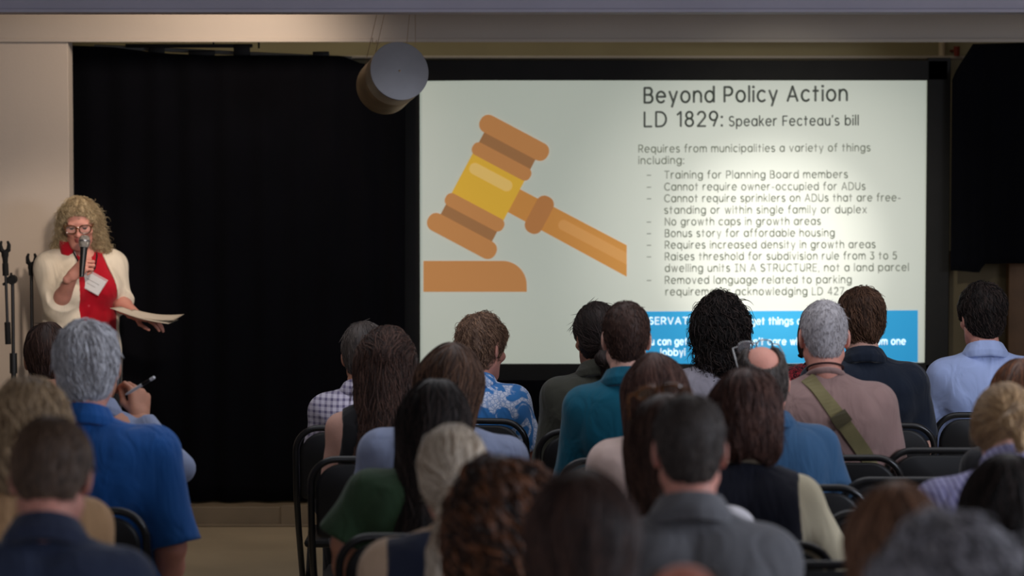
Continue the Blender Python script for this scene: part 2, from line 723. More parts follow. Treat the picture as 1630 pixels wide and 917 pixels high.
FING = [(0.030, 0.086, 0.0085), (0.010, 0.091, 0.0088), (-0.011, 0.087, 0.0083), (-0.031, 0.077, 0.0074)]
FLEN = [(0.042, 0.025, 0.021), (0.046, 0.029, 0.022), (0.042, 0.027, 0.021), (0.033, 0.020, 0.018)]
POSES = {   # per finger: knuckle, middle, tip bend; thumb direction chain
    'rest': ([(18, 28, 14), (22, 32, 16), (26, 34, 18), (30, 36, 18)], [(0.75, 0.62, -0.25), (0.45, 0.85, -0.25)]),
    'grip': ([(62, 78, 40), (66, 80, 42), (68, 82, 44), (70, 84, 44)], [(0.45, 0.55, -0.75), (-0.35, 0.70, -0.62)]),
    'sheet': ([(22, 22, 10), (25, 24, 10), (28, 28, 12), (32, 30, 12)], [(0.45, 0.72, -0.55), (0.05, 0.92, -0.40)]),
    'pen': ([(52, 46, 24), (58, 60, 30), (70, 78, 40), (74, 82, 44)], [(0.40, 0.72, -0.60), (-0.10, 0.90, -0.42)]),
}


def hand_mesh(pose, h=0.0026):
    """Left hand: wrist at the origin, fingers along +y, back of hand +z, thumb +x."""
    curls, thumb = POSES[pose]
    m = Model()
    for fx, fy, fr in FING:
        m.u(cone((fx * 0.55, 0.0, 0), (fx, fy - 0.006, 0.0), 0.0150, fr + 0.0030), 0.012)
    m.u(ell((0.0, 0.045, -0.002), (0.034, 0.045, 0.013)), 0.012)
    m.u(cone((0.0, -0.035, 0), (0, 0.008, 0), 0.024, 0.022), 0.02)
    for (fx, fy, fr), L, cu in zip(FING, FLEN, curls):
        p = np.array([fx, fy, 0.0])
        a = 0.0
        sp_ = fx * 1.1
        for q in range(3):
            a += math.radians(cu[q])
            d = np.array([math.sin(sp_) * math.cos(a), math.cos(sp_) * math.cos(a), -math.sin(a)])
            e = p + d * L[q]
            m.u(cone(p, e, fr * (1.0 - 0.06 * q), fr * (0.93 - 0.08 * q)), 0.0035)
            p = e
    p = np.array([0.022, 0.020, -0.006])
    for L, d, r0, r1 in zip((0.040, 0.034), thumb, (0.0135, 0.0100), (0.0105, 0.0085)):
        d = np.array(d) / np.linalg.norm(d)
        m.u(cone(p, p + d * L, r0, r1), 0.006)
        p = p + d * L
    d = np.array(thumb[1]) * 0.9 + np.array((-0.1, 0.1, -0.1))
    m.u(cone(p, p + 0.022 * d / np.linalg.norm(d), 0.0088, 0.0078), 0.004)
    return m.mesh(h, 0.015)


HANDS = {}


def hand_at(pose, side, wrist, y_axis, z_axis, scale=1.0):
    """Vertices and faces of a hand placed at the wrist. side +1 right, -1 left."""
    if pose not in HANDS:
        HANDS[pose] = hand_mesh(pose, 0.0034 if pose == 'rest' else 0.0024)
    V, Q = HANDS[pose]
    V = V.copy() * scale
    if side > 0:
        V[:, 0] *= -1
        Q = Q[:, ::-1]
    y = np.array(y_axis, float)
    y /= np.linalg.norm(y)
    z = np.array(z_axis, float)
    z -= y * (z @ y)
    z /= np.linalg.norm(z)
    x = np.cross(y, z)
    return np.array(wrist) + V[:, :1] * x + V[:, 1:2] * y + V[:, 2:3] * z, Q


def hairline(ys, zs):
    ys, zs = np.array(ys), np.array(zs)

    def fn(X, Y, Z):
        return (np.interp(Y, ys, zs) - Z) * 0.7
    return fn


SHORT_LINE = hairline([-0.12, -0.085, -0.050, -0.038, -0.024, 0.014, 0.020, 0.034, 0.044, 0.072, 0.09, 0.3],
                      [-0.078, -0.078, -0.060, -0.020, 0.030, 0.036, 0.000, 0.002, 0.046, 0.074, 0.088, 0.1])
LONG_LINE = hairline([-0.2, 0.030, 0.052, 0.075, 0.092, 0.3], [-2.0, -2.0, 0.035, 0.078, 0.090, 0.1])


def cap(m, t, low=1.0, w=1.0):
    m.u(ell((0, -0.014, 0.036), (0.0745 * w + t, 0.098 + t, 0.083 + t)), 0.02)
    m.u(ell((0, -0.032, -0.022), (0.060 * w + t * 0.7 * low, 0.066 + t * 0.7 * low, 0.078)), 0.03)


def hair_shape(style, o):
    """Hair volume around the head centre, and the direction its locks run."""
    m = Model()
    t = o.get('t', 0.014)
    Cr = np.array(o.get('crown', (0.0, -0.052, 0.112)))
    seed = o.get('seed', 1)

    def radial(P):
        v = P - Cr
        v = v / (np.linalg.norm(v, axis=-1, keepdims=True) + 1e-6)
        return v + np.array((0, 0, -0.9))
    flow = radial
    if style == 'crop':
        cap(m, t, 0.55)
        m.disp(lambda X, Y, Z, f=wob(70, seed): o.get('rough', 0.002) * f(X, Y, Z))
        m.i(SHORT_LINE)
    elif style == 'balding':
        cap(m, t)
        m.disp(lambda X, Y, Z, f=wob(60, seed): 0.002 * f(X, Y, Z))
        m.i(SHORT_LINE)
        m.s(ell((0.0, -0.082, 0.086), (0.056, 0.064, 0.062)), 0.010)
        m.s(ell((0.0, 0.0, 0.130), (0.046, 0.09, 0.036)), 0.012)
    elif style == 'full':
        cap(m, t, 0.8)
        m.disp(lambda X, Y, Z, f=wob(o.get('freq', 55), seed): o.get('rough', 0.006) * f(X, Y, Z))
        lz = o.get('low', -0.085)
        m.i(hairline([-0.2, -0.02, 0.0, 0.02, 0.045, 0.075, 0.095, 0.3], [lz, lz * 0.8, -0.02, -0.02, 0.040, 0.076, 0.090, 0.1]))
    elif style == 'bob':
        cap(m, t)
        lz = o.get('low', -0.125)
        m.u(ell((0, -0.034, lz * 0.42), (0.085 + t * 0.75, 0.082 + t * 0.6, 0.112)), 0.03)
        m.disp(lambda X, Y, Z, f=wob(45, seed): o.get('rough', 0.004) * f(X, Y, Z))
        m.i(lambda X, Y, Z: (lz - Z) * 0.8 + 0.004 * np.sin(70 * X))
        m.i(LONG_LINE)
    elif style in ('long', 'halfup'):
        ln, wd = o.get('len', 0.32), o.get('wd', 0.05)
        cap(m, t)
        bx = o.get('bx', 0.0)
        for s in (-1, 1):
            m.u(cone((s * 0.042, -0.030, 0.0), (bx + s * wd, -0.098, -ln), 0.058 + t * 0.6, 0.036), 0.05)
        m.u(cone((0, -0.060, 0.0), (bx, -0.118, -ln * 0.98), 0.056, 0.034), 0.04)
        if style == 'halfup':
            m.u(ell((0.012, -0.122, 0.018), (0.032, 0.026, 0.034)), 0.02)
        m.disp(lambda X, Y, Z, f=wob(38, seed): o.get('rough', 0.004) * f(X * 1.6, Y * 1.6, Z * 0.6))
        m.i(LONG_LINE)
        if style == 'halfup':
            tie = np.array((0.012, -0.135, 0.010))

            def flow(P):
                v = tie - P
                up = np.clip((P[..., 2:3] - 0.015) / 0.03, 0, 1)
                return up * v / (np.linalg.norm(v, axis=-1, keepdims=True) + 1e-6) + (1 - up) * np.array((0, 0, -1.0))
        else:
            part = np.array((o.get('part', 0.0), 0.0, 0.0))

            def flow(P):
                v = (P - Cr) * np.array((1, 0.5, 0.2)) - part * 0.2
                v = v / (np.linalg.norm(v, axis=-1, keepdims=True) + 1e-6)
                top = np.clip(P[..., 2:3] / 0.1, 0, 1)
                return v * top + np.array((0, -0.12, -1.0)) * (1.05 - top * 0.6)
    elif style in ('ponytail', 'knot'):
        tz = o.get('tz', -0.045)
        cap(m, t)
        tie = np.array((o.get('tx', 0.0), -0.118 - t, tz))
        if style == 'knot':
            m.u(ell(tie + (0.014, -0.012, -0.022), (0.038, 0.028, 0.036)), 0.012)
            m.u(ell(tie + (-0.022, -0.010, -0.034), (0.028, 0.024, 0.028)), 0.010)
            m.u(cone(tie, tie + (0.0, 0.02, -0.09), 0.030, 0.016), 0.02)
        else:
            ln = o.get('len', 0.24)
            b = o.get('bx', -0.03)
            m.u(ell(tie + (0.008, -0.016, -0.022), (0.030, 0.026, 0.034)), 0.012)
            m.u(cone(tie + (0, -0.015, -0.04), tie + (b * 0.5, -0.02, -ln * 0.55), 0.034, 0.036), 0.015)
            m.u(cone(tie + (b * 0.5, -0.02, -ln * 0.55), tie + (b, 0.0, -ln), 0.036, 0.014), 0.015)
        m.disp(lambda X, Y, Z, f=wob(48, seed): o.get('rough', 0.003) * f(X, Y, Z))
        m.i(hairline([-0.3, -0.03, 0.0, 0.02, 0.045, 0.075, 0.095, 0.3], [-2, -2, -0.02, 0.0, 0.044, 0.078, 0.090, 0.1]))

        def flow(P):
            v = tie - P
            down = ((P[..., 2:3] < tz - 0.005) & (P[..., 1:2] < -0.085)).astype(float)
            return (1 - down) * v / (np.linalg.norm(v, axis=-1, keepdims=True) + 1e-6) + down * np.array((0, 0, -1.0))
    elif style == 'curly':
        ln, sd = o.get('len', 0.20), o.get('side', 0.05)
        cap(m, t)
        if ln > 0:
            for s in (-1, 1):
                m.u(cone((s * sd, -0.030, 0.0), (s * (sd + o.get('flare', 0.018)), o.get('fwd', -0.045), -ln), o.get('sr', 0.062) + t * 0.5, o.get('sr2', 0.045)), 0.05)
            m.u(cone((0, -0.065, 0.0), (0, -0.085, -ln), 0.066, 0.050), 0.05)
        f1, f2 = wob(o.get('freq', 75), seed, 4), wob(130, seed + 9, 3)
        a = o.get('rough', 0.010)
        m.disp(lambda X, Y, Z: a * f1(X, Y, Z) + a * 0.45 * f2(X, Y, Z))
        fl = o.get('front', 0.0)
        m.i(hairline([-0.2, 0.030 + fl, 0.052 + fl, 0.075, 0.094, 0.3], [-2.0, -2.0, 0.035, 0.076, 0.092, 0.1]))
    return m, flow


def make_hair(style, o):
    """-> V, Q, tone in head coordinates: a volume dressed with locks running along it."""
    seed = o.get('seed', 1)
    rng = np.random.RandomState(seed)
    m, flow = hair_shape(style, o)
    V, Q = m.mesh(o.get('res', 0.0055), 0.05)
    lo_tone = o.get('base_tone', 0.25)
    tone = np.clip(lo_tone + 0.18 * wob(60, seed + 3, 4)(V[:, 0], V[:, 1], V[:, 2] * 0.5), 0, 1)
    N, S = o.get('n', 900), o.get('steps', 10)
    L = o.get('L', 0.06)
    g = m.grad(V)
    # roots on the outward visible surface
    ok = (np.abs(m.pts(V)) < 0.02)
    w = np.where(ok, 1.0, 0.0)
    roots = V[rng.choice(len(V), N, p=w / w.sum())]
    step = L / S
    P = roots.copy()
    path = []
    off = rng.rand(N) * o.get('lift', 0.0025)
    curl, wl = o.get('curl', 0.0), o.get('wl', 0.04)
    ph = rng.rand(N) * 6.28
    stray = np.where(rng.rand(N) < o.get('stray', 0.06), rng.rand(N), 0.0)
    length = 0.6 + 0.8 * rng.rand(N)
    jit = rng.normal(size=(N, 3)) * o.get('jit', 0.25)
    for i in range(S + 1):
        n_ = m.grad(P)
        d = flow(P) + jit
        d = d - n_ * (d * n_).sum(-1, keepdims=True)
        d = d / (np.linalg.norm(d, axis=-1, keepdims=True) + 1e-6)
        s = i / S
        up = off + stray * s * s * o.get('fly', 0.015)
        b = np.cross(d, n_)
        a = 2 * math.pi * (i * step * length) / wl + ph
        Pt = P + n_ * up[:, None]
        if curl:
            e = curl * min(1.0, 0.4 + s)
            Pt = Pt + b * (e * np.cos(a))[:, None] + n_ * (e * (0.6 + 0.8 * np.sin(a)))[:, None]
        path.append(Pt)
        P = P + d * (step * length)[:, None]
        v = np.clip(m.pts(P), -0.02, 0.02)
        P = P - n_ * v[:, None]
    P = np.stack(path, 1)
    r = o.get('r', 0.0011)
    prof = np.interp(np.linspace(0, 1, S + 1), [0, 0.15, 0.75, 1], [0.3, 1, 0.85, 0.15])
    R = (r * (0.7 + 0.6 * rng.rand(N)))[:, None] * prof[None, :]
    sv, sq = tubes(P, R)
    st = np.clip(rng.rand(N) ** o.get('tone_pow', 1.0) + 0.0, 0, 1)
    st = np.repeat(st, (S + 1) * 3)
    return np.concatenate([V, sv]), [Q, sq + len(V)], np.concatenate([tone, st])


# ---------------------------------------------------------------- bodies
M_EYE = plain('eye_white', (225, 220, 212), rough=0.2, var=0.02)
M_IRIS = plain('eye_iris', (52, 44, 38), rough=0.15, var=0.05)
M_LIP = plain('lip_skin', (150, 78, 74), rough=0.5, var=0.06)
SKINS = {
    'fair': skin_mat('skin_fair', (204, 158, 142)),
    'rosy': skin_mat('skin_rosy', (206, 144, 128)),
    'ruddy': skin_mat('skin_ruddy', (190, 118, 100)),
    'tan': skin_mat('skin_tan', (182, 128, 104)),
    'olive': skin_mat('skin_olive', (168, 118, 94)),
}
M_TROUSER = {'dark': cloth('trouser_dark', (28, 28, 34)), 'navy': cloth('trouser_navy', (34, 40, 58)),
             'khaki': cloth('trouser_khaki', (120, 108, 88)), 'denim': cloth('trouser_denim', (52, 66, 92))}
M_SHOE = plain('shoe_leather', (30, 27, 26), rough=0.45, var=0.2)


def seated_joints(k, wf):
    Z = lambda z: 0.45 + (z - 0.45) * k
    J = {'Z': Z, 'wf': wf, 'sit': True,
         'pelvis': (0, -0.015, 0.585), 'belly': (0, 0.0, Z(0.72)), 'chest': (0, -0.012, Z(0.905)),
         'neck': (0, -0.035, Z(1.09)), 'k': k}
    for s, n in ((1, 'R'), (-1, 'L')):
        J['sh' + n] = (s * 0.142 * wf, -0.022, Z(0.985))
        J['el' + n] = (s * (0.182 * wf + 0.004), 0.030, Z(0.745))
        J['wr' + n] = (s * 0.125, 0.255, 0.645)
        J['hip' + n] = (s * 0.088, 0.0, 0.548)
        J['kn' + n] = (s * 0.115, 0.455, 0.522)
        J['an' + n] = (s * 0.115, 0.450, 0.095)
    return J


def torso_prims(J, t, wf, depth=1.0, bust=0.0):
    """Trunk ellipsoids, t thicker than the body."""
    Z = J['Z']
    kz = J['k']
    b = J['belly']
    c = J['chest']
    P = [(ell(J['pelvis'], (0.172 * wf + t, 0.132 * depth + t, 0.128 + t)), 0.04),
         (ell(b, (0.150 * wf * J.get('waist', 1.0) + t, 0.112 * depth * J.get('waist', 1.0) + t, 0.165 * kz)), 0.06),
         (ell(c, (0.158 * wf + t, 0.108 * depth + t, 0.170 * kz)), 0.06)]
    nk = np.array(J['neck'])
    for s, n in ((1, 'R'), (-1, 'L')):
        sh = np.array(J['sh' + n])
        P.append((cone((s * 0.04, -0.03, sh[2] - 0.004), sh, 0.062 + t, 0.050 * (0.5 + 0.5 * wf) + t), 0.04))
        P.append((cone(nk + (s * 0.020, -0.006, -0.026), sh * (0.80, 1, 1) + (0, -0.006, 0.014), 0.030 + t, 0.034 + t), 0.03))
        P.append((ell((s * 0.075 * wf, -0.072 * depth, c[2] + 0.03), (0.070 * wf + t, 0.052 + t, 0.105 * kz)), 0.05))
        if bust:
            P.append((ell((s * 0.075, 0.085 * depth, c[2] - 0.02), (0.062 * bust + t, 0.058 * bust + t, 0.062 * bust + t)), 0.04))
    return P


def limb_pts(J, n):
    return np.array(J['sh' + n]), np.array(J['el' + n]), np.array(J['wr' + n])


def self_f(J):
    return J.get('female', False)


def body_model(J, wf, fat=1.0, depth=1.0, bust=0.0):
    m = Model()
    for p, k in torso_prims(J, 0.0, wf, depth, bust):
        m.u(p, k)
    nk = np.array(J['neck'])
    nr = 0.047 if self_f(J) else 0.054
    m.u(cone(nk + (0, 0.008, -0.05), nk + (0, 0.006, 0.03), nr, nr), 0.03)
    for n in 'RL':
        sh, el, wr = limb_pts(J, n)
        m.u(cone(sh, el, 0.047 * fat, 0.038 * fat), 0.03)
        m.u(cone(el, el + (wr - el) * 0.35, 0.038 * fat, 0.039 * fat), 0.015)
        m.u(cone(el + (wr - el) * 0.35, wr, 0.039 * fat, 0.025), 0.02)
        hp, kn, an = (np.array(J[q + n]) for q in ('hip', 'kn', 'an'))
        m.u(cone(hp, kn, 0.080 * (0.6 + 0.4 * fat), 0.056), 0.03)
        m.u(cone(kn, kn + (an - kn) * 0.35, 0.054, 0.055), 0.02)
        m.u(cone(kn + (an - kn) * 0.35, an, 0.055, 0.036), 0.02)
        m.u(cone(an + (0, -0.02, -0.04), an + (0, 0.13, -0.062), 0.034, 0.026), 0.02)
    return m


def shirt_model(J, wf, fat, depth, bust, t, sleeve, seed, amp=0.004, tank=False, hem=None, loose=0.006, neck_r=0.060):
    m = Model()
    for p, k in torso_prims(J, t, wf, depth, bust):
        m.u(p, k)
    nk = np.array(J['neck'])
    if not tank:
        for n in 'RL':
            sh, el, wr = limb_pts(J, n)
            r0, r1 = 0.047 * fat + t * 0.7 + loose, 0.039 * fat + t * 0.7 + loose
            if sleeve <= 1.0:
                e = sh + (el - sh) * sleeve
                m.u(cone(sh, e, r0, r0 + (r1 - r0) * sleeve + loose * 0.8, 'end'), 0.03)
            else:
                e = el + (wr - el) * (sleeve - 1.0)
                m.u(cone(sh, el, r0, r1), 0.03)
                m.u(cone(el, e, r1, r1 + (0.034 + t - r1) * (sleeve - 1.0) + 0.002, 'end'), 0.02)
    f1, f2 = wob(16, seed, 4), wob(42, seed + 5, 3)
    m.disp(lambda X, Y, Z: amp * f1(X * 0.8, Y, Z * 1.5) + amp * 0.35 * f2(X, Y, Z))

    def hole(X, Y, Z):
        x, y = X - nk[0], Y - nk[1] - 0.004
        return np.maximum(np.sqrt(x * x + y * y) - neck_r, nk[2] - 0.016 - 0.40 * y - Z)
    m.s((hole, nk - (0.2, 0.2, 0.16), nk + (0.2, 0.2, 0.2)), 0.004)
    if tank:
        for s, n in ((1, 'R'), (-1, 'L')):
            sh = np.array(J['sh' + n])
            m.s(ell(sh + (s * 0.045, 0, -0.015), (0.062, 0.14, 0.115)), 0.01)
            m.s(cone(sh, np.array(J['el' + n]), 0.052 * fat, 0.05 * fat), 0.01)
    h0 = hem if hem is not None else 0.50
    m.i(lambda X, Y, Z: (h0 - Z) + 0 * X * Y)
    return m


def collar_model(J, kind):
    """Band round the neck: 'crew' rib, or 'fold' turned-down shirt collar."""
    nk = np.array(J['neck'])
    m = Model()
    if kind == 'crew':
        R, r = 0.062, 0.008

        def fn(X, Y, Z):
            x, y = X - nk[0], Y - nk[1] - 0.004
            z = Z - (nk[2] - 0.012 - 0.40 * y)
            q = np.sqrt(x * x + y * y) - R
            return np.sqrt(q * q + (z * 0.75) ** 2) - r
        m.u((fn, nk - (0.09, 0.09, 0.07), nk + (0.09, 0.10, 0.05)), 0.001)
    else:
        tall = 0.022 if kind == 'fold' else 0.016
        out = 0.020 if kind == 'fold' else 0.010

        def fn(X, Y, Z):
            x, y = X - nk[0], Y - nk[1] - 0.004
            z = Z - (nk[2] - 0.022 - 0.30 * y)
            rad = np.sqrt(x * x + y * y)
            h = np.clip(z / (tall + 0.018), 0, 1)
            q = np.abs(rad - (0.058 + out * (1 - h) + 0.004)) - 0.0055 - 0.004 * (1 - h)
            d = np.maximum(q, np.maximum(-0.026 - z, z - tall - 0.018))
            gap = np.maximum(np.abs(x) - 0.022, 0.03 - y)
            return np.maximum(d, -gap)
        m.u((fn, nk - (0.10, 0.10, 0.08), nk + (0.10, 0.11, 0.09)), 0.001)
    return m


def trouser_model(J, wf, depth, seed):
    m = Model()
    p = np.array(J['pelvis'])
    m.u(ell(p, (0.176 * wf + 0.006, 0.134 * depth + 0.006, 0.130)), 0.03)
    for n in 'RL':
        hp, kn, an = (np.array(J[q + n]) for q in ('hip', 'kn', 'an'))
        m.u(cone(hp, kn, 0.090, 0.068), 0.03)
        m.u(cone(kn, an + (0, 0, -0.02), 0.068, 0.056, 'end'), 0.03)
    f = wob(18, seed, 3)
    m.disp(lambda X, Y, Z: 0.004 * f(X, Y, Z))
    return m


def shoe_mb(an):
    m = Model()
    an = np.array(an)
    m.u(cone(an + (0, -0.03, -0.045), an + (0, 0.06, -0.052), 0.042, 0.040), 0.02)
    m.u(cone(an + (0, 0.06, -0.056), an + (0, 0.155, -0.060), 0.040, 0.032), 0.02)
    z0 = an[2] - 0.093
    m.i(lambda X, Y, Z: (z0 - Z) + 0 * X * Y)
    return m


DOME = np.array([(0, -0.012 + 0.096 * math.cos(t), 0.035 + 0.083 * math.sin(t)) for t in np.linspace(0, math.pi, 25)])


class Person:
    """Builds one figure in its own frame (facing +y) and places it in the hall."""

    def __init__(self, spec):
        self.s = spec
        g = spec.get
        self.female = g('female', False)
        self.wf = g('wf', 0.90 if self.female else 1.0)
        self.fat = g('fat', 0.85 if self.female else 1.0)
        self.depth = g('depth', 0.92 if self.female else 1.0)
        self.bust = g('bust', 0.85 if self.female else 0.0)
        self.hs = g('hs', 0.96 if self.female else 0.99)
        self.hx = g('hx', 0.95 if self.female else 0.92)
        self.lean = math.radians(g('lean', 4))
        self.yaw = math.radians(g('yaw', 0))
        self.side = math.radians(g('side', 0))
        self.hr = rotm(*g('head', (8, 0, 0)))
        self.d = g('d')
        self.hair_t = g('hair_top', 0.012)
        tgt = at(g('px'), g('top'), self.d)
        k = 1.0
        for _ in range(6):
            self.J = seated_joints(k, self.wf)
            hc = self.head_c()
            top = self.bend(hc + self.head_off(DOME * (self.hs + self.hair_t / 0.1)))[:, 2].max()
            k += (tgt[2] - top) / 0.62 * 0.9
            k = min(max(k, 0.72), 1.22)
        self.k = k
        self.J = seated_joints(k, self.wf)
        self.J['female'] = self.female
        for q, v in g('joints', {}).items():
            self.J[q] = v
        hb = self.bend(self.head_c()[None])[0]
        c, s = math.cos(self.yaw), math.sin(self.yaw)
        self.loc = np.array([tgt[0] - (c * hb[0] - s * hb[1]), self.d - (s * hb[0] + c * hb[1]), 0.0])

    def head_c(self):
        return np.array(self.J['neck']) + (0, 0.034, 0.122 * self.hs)

    def head_off(self, v):
        piv = np.array((0, -0.03, -0.08)) * self.hs
        return piv + (v - piv) @ self.hr.T

    def bend(self, V):
        """Lean the upper body about the hips (forward, and to one side)."""
        V = np.asarray(V, float).copy()
        w = np.clip((V[:, 2] - 0.56) / 0.30, 0, 1)
        w = w * w * (3 - 2 * w)
        a = -self.lean * w
        y, z = V[:, 1] + 0.015, V[:, 2] - 0.58
        V[:, 1] = np.cos(a) * y - np.sin(a) * z - 0.015
        V[:, 2] = np.sin(a) * y + np.cos(a) * z + 0.58
        if self.side:
            b = self.side * w
            x, z = V[:, 0].copy(), V[:, 2] - 0.58
            V[:, 0] = np.cos(b) * x + np.sin(b) * z
            V[:, 2] = -np.sin(b) * x + np.cos(b) * z + 0.58
        return V

    def place(self, V):
        c, s = math.cos(self.yaw), math.sin(self.yaw)
        V = self.bend(V)
        out = V.copy()
        out[:, 0] = c * V[:, 0] - s * V[:, 1]
        out[:, 1] = s * V[:, 0] + c * V[:, 1]
        return out

    def to_local(self, p):
        """World point -> this figure's unbent frame (arms are posed below the bend, so an inverse by iteration)."""
        q = np.asarray(p, float) - self.loc
        c, s = math.cos(-self.yaw), math.sin(-self.yaw)
        q = np.array([c * q[0] - s * q[1], s * q[0] + c * q[1], q[2]])
        x = q.copy()
        for _ in range(12):
            x = x + (q - self.bend(x[None])[0])
        return x

    def head_place(self, V):
        return self.place(self.head_c() + self.head_off(np.asarray(V, float) * (self.hs * self.hx, self.hs, self.hs)))

    def build(self):
        s, g = self.s, self.s.get
        root = thing('person', s['label'], 'person', tuple(self.loc))
        self.root = root
        for q, v in g('world_joints', {}).items():
            self.J[q] = tuple(self.to_local(v))
        J = self.J
        far = self.d > 8
        # body: trunk and limbs, head, hands -> one mesh
        V, Q = body_model(J, self.wf, self.fat, self.depth, self.bust).mesh(g('res', 0.012))
        Vs, Qs, Ms = [self.place(V)], [Q], [np.zeros(len(Q), int)]
        n = len(V)
        hv, hq, hm = HEADS[self.female]
        Vs.append(self.head_place(hv))
        Qs.append(hq + n)
        Ms.append(hm)
        n += len(hv)
        for nm, sd in (('R', 1), ('L', -1)):
            pose, ya, za = g('hand' + nm, ('rest', None, None))
            wr, el = np.array(J['wr' + nm]), np.array(J['el' + nm])
            if ya is None:
                ya = (-0.25 * sd, 0.95, -0.30)
                za = (0, 0.3, 0.95)
            v, q = hand_at(pose, sd, wr, ya, za, 0.94 if self.female else 1.04)
            Vs.append(self.place(v))
            Qs.append(q + n)
            Ms.append(np.zeros(len(q), int))
            n += len(v)
        me = raw_mesh('body', np.concatenate(Vs), [np.concatenate(Qs)],
                      [SKINS[g('skin', 'fair')], M_LIP, M_EYE, M_IRIS], np.concatenate(Ms))
        link('body', me, root)
        # trousers and shoes
        V, Q = trouser_model(J, self.wf, self.depth, g('seed', 1)).mesh(0.016)
        link('trousers', raw_mesh('trousers', self.place(V), [Q], M_TROUSER[g('trousers', 'dark')]), root)
        for nm in 'RL':
            V, Q = shoe_mb(J['an' + nm]).mesh(0.011)
            link('shoe', raw_mesh('shoe', self.place(V), [Q], M_SHOE), root)
        # shirt
        sh = s['shirt']
        self.t = sh.get('t', 0.012)
        self.shirt = shirt_model(J, self.wf, self.fat, self.depth, self.bust, self.t, sh.get('sleeve', 0.7), g('seed', 1),
                                 sh.get('amp', 0.006), sh.get('tank', False), sh.get('hem'), sh.get('loose', 0.006),
                                 sh.get('neck_r', 0.060))
        V, Q = self.shirt.mesh(g('sres', 0.009))
        so = link(sh.get('name', 'shirt'), raw_mesh('shirt', self.place(V), [Q], sh['mat']), root)
        if sh.get('collar'):
            V, Q = collar_model(J, sh['collar']).mesh(0.0045, 0.01)
            link('collar', raw_mesh('collar', self.place(V), [Q], sh.get('collar_mat', sh['mat'])), so)
        if g('over'):
            ov = s['over']
            m = shirt_model(J, self.wf, self.fat, self.depth, self.bust, self.t + 0.010, ov.get('sleeve', 0.3), g('seed', 1) + 7,
                            0.003, ov.get('tank', True), ov.get('hem'), 0.006, ov.get('neck_r', 0.075))
            if ov.get('open'):
                m.i(ov['open'])
            V, Q = m.mesh(g('sres', 0.009))
            link(ov['name'], raw_mesh(ov['name'], self.place(V), [Q], ov['mat']), root)
        # hair
        if g('hair'):
            style, o, mat = s['hair']
            V, F_, tn = make_hair(style, o)
            link('hair', raw_mesh('hair', self.head_place(V), F_, mat, tone=tn), root)
        if g('chair', True):
            CHAIRS.append((tuple(self.loc), self.yaw, s.get('chair_label', 'black folding chair under the ' + s['short'])))
        return self


CHAIRS = []

# ---------------------------------------------------------------- the setting
D_WALL, D_CURT, D_SCR, D_BACK = 13.3, 13.58, 13.69, 14.7
CEIL = 2.78


def setting(name, mb, mat, smooth=False):
    o = mb.build(name, mat, smooth=smooth)
    o['kind'] = 'structure'
    return o


def pz(py, d):
    return at(815, py, d)[2]


def pxx(px, d, py=300):
    return at(px, py, d)[0]


M_FLOOR = plain('floor_concrete', (172, 156, 130), rough=0.42, var=0.10, scale=2.2, bump=0.04, bscale=40, spec=0.4)
M_WALL = plain('wall_plaster', (196, 182, 168), rough=0.9, var=0.035, scale=1.4, bump=0.05, bscale=90)
M_HEAD = plain('header_plaster', (180, 168, 156), rough=0.85, var=0.05, scale=1.2, bump=0.05, bscale=60)
M_BEAM = plain('beam_paint', (172, 167, 180), rough=0.75, var=0.05, scale=3, bump=0.03, bscale=50)
M_BACK = plain('backstage_wall', (150, 138, 108), rough=0.9, var=0.10, scale=2.0, bump=0.04)
M_RISER = plain('riser_wood', (128, 113, 92), rough=0.5, var=0.12, scale=5, bump=0.05, bscale=30)
M_CEIL = plain('ceiling_paint', (186, 180, 170), rough=0.9, var=0.03)

xl = pxx(110, D_WALL)
setting('floor', MB().box(-6.5, 6.5, -1.5, D_BACK + 0.1, -0.12, 0.0), M_FLOOR)
setting('ceiling', MB().box(-6.5, 6.5, -1.5, D_BACK + 0.1, CEIL, CEIL + 0.12), M_CEIL)
setting('wall_back', MB().box(-6.5, 6.5, D_BACK, D_BACK + 0.12, 0, CEIL), M_BACK)
setting('wall_left', MB().box(-6.5, -6.38, -1.5, D_BACK, 0, CEIL), M_WALL)
setting('wall_right', MB().box(6.38, 6.5, -1.5, D_BACK, 0, CEIL), M_WALL)
setting('wall_stage', MB().box(-6.38, xl, D_WALL, D_WALL + 0.14, 0, pz(66, D_WALL), 0.003), M_WALL)
zh = pz(66, D_WALL)
setting('wall_header', MB().box(-6.38, 6.38, D_WALL, D_WALL + 0.14, zh, CEIL, 0.003), M_HEAD)
setting('trim_1', MB().box(-6.38, 6.38, D_WALL - 0.022, D_WALL, zh - 0.004, zh + 0.014, 0.004), M_HEAD)
zb = pz(20, 12.0)
setting('ceiling_beam', MB().box(-6.38, 6.38, 12.0, 12.22, zb + 0.012, CEIL, 0.006), M_BEAM)
setting('trim_2', MB().box(-6.38, 6.38, 11.985, 12.235, zb, zb + 0.016, 0.004), M_BEAM)
setting('floor_riser', MB().box(xl - 0.02, 6.3, 13.455, D_BACK, 0.0, 0.094, 0.004)
        .box(pxx(447, 13.44, 820), 6.3, 13.44, 13.46, 0.0, 0.102, 0.003), M_RISER)
setting('trim_3', MB().box(xl - 0.02, 6.3, 13.43, 13.455, 0.0, 0.012, 0.003), M_RISER)

# light-coloured ledge along the back wall above the screen, seen between header and curtains
zl = pz(92, 14.4)
setting('trim_4', MB().box(-2.2, 2.42, 14.52, D_BACK, pz(94, 14.6), pz(89, 14.6), 0.008), M_HEAD)


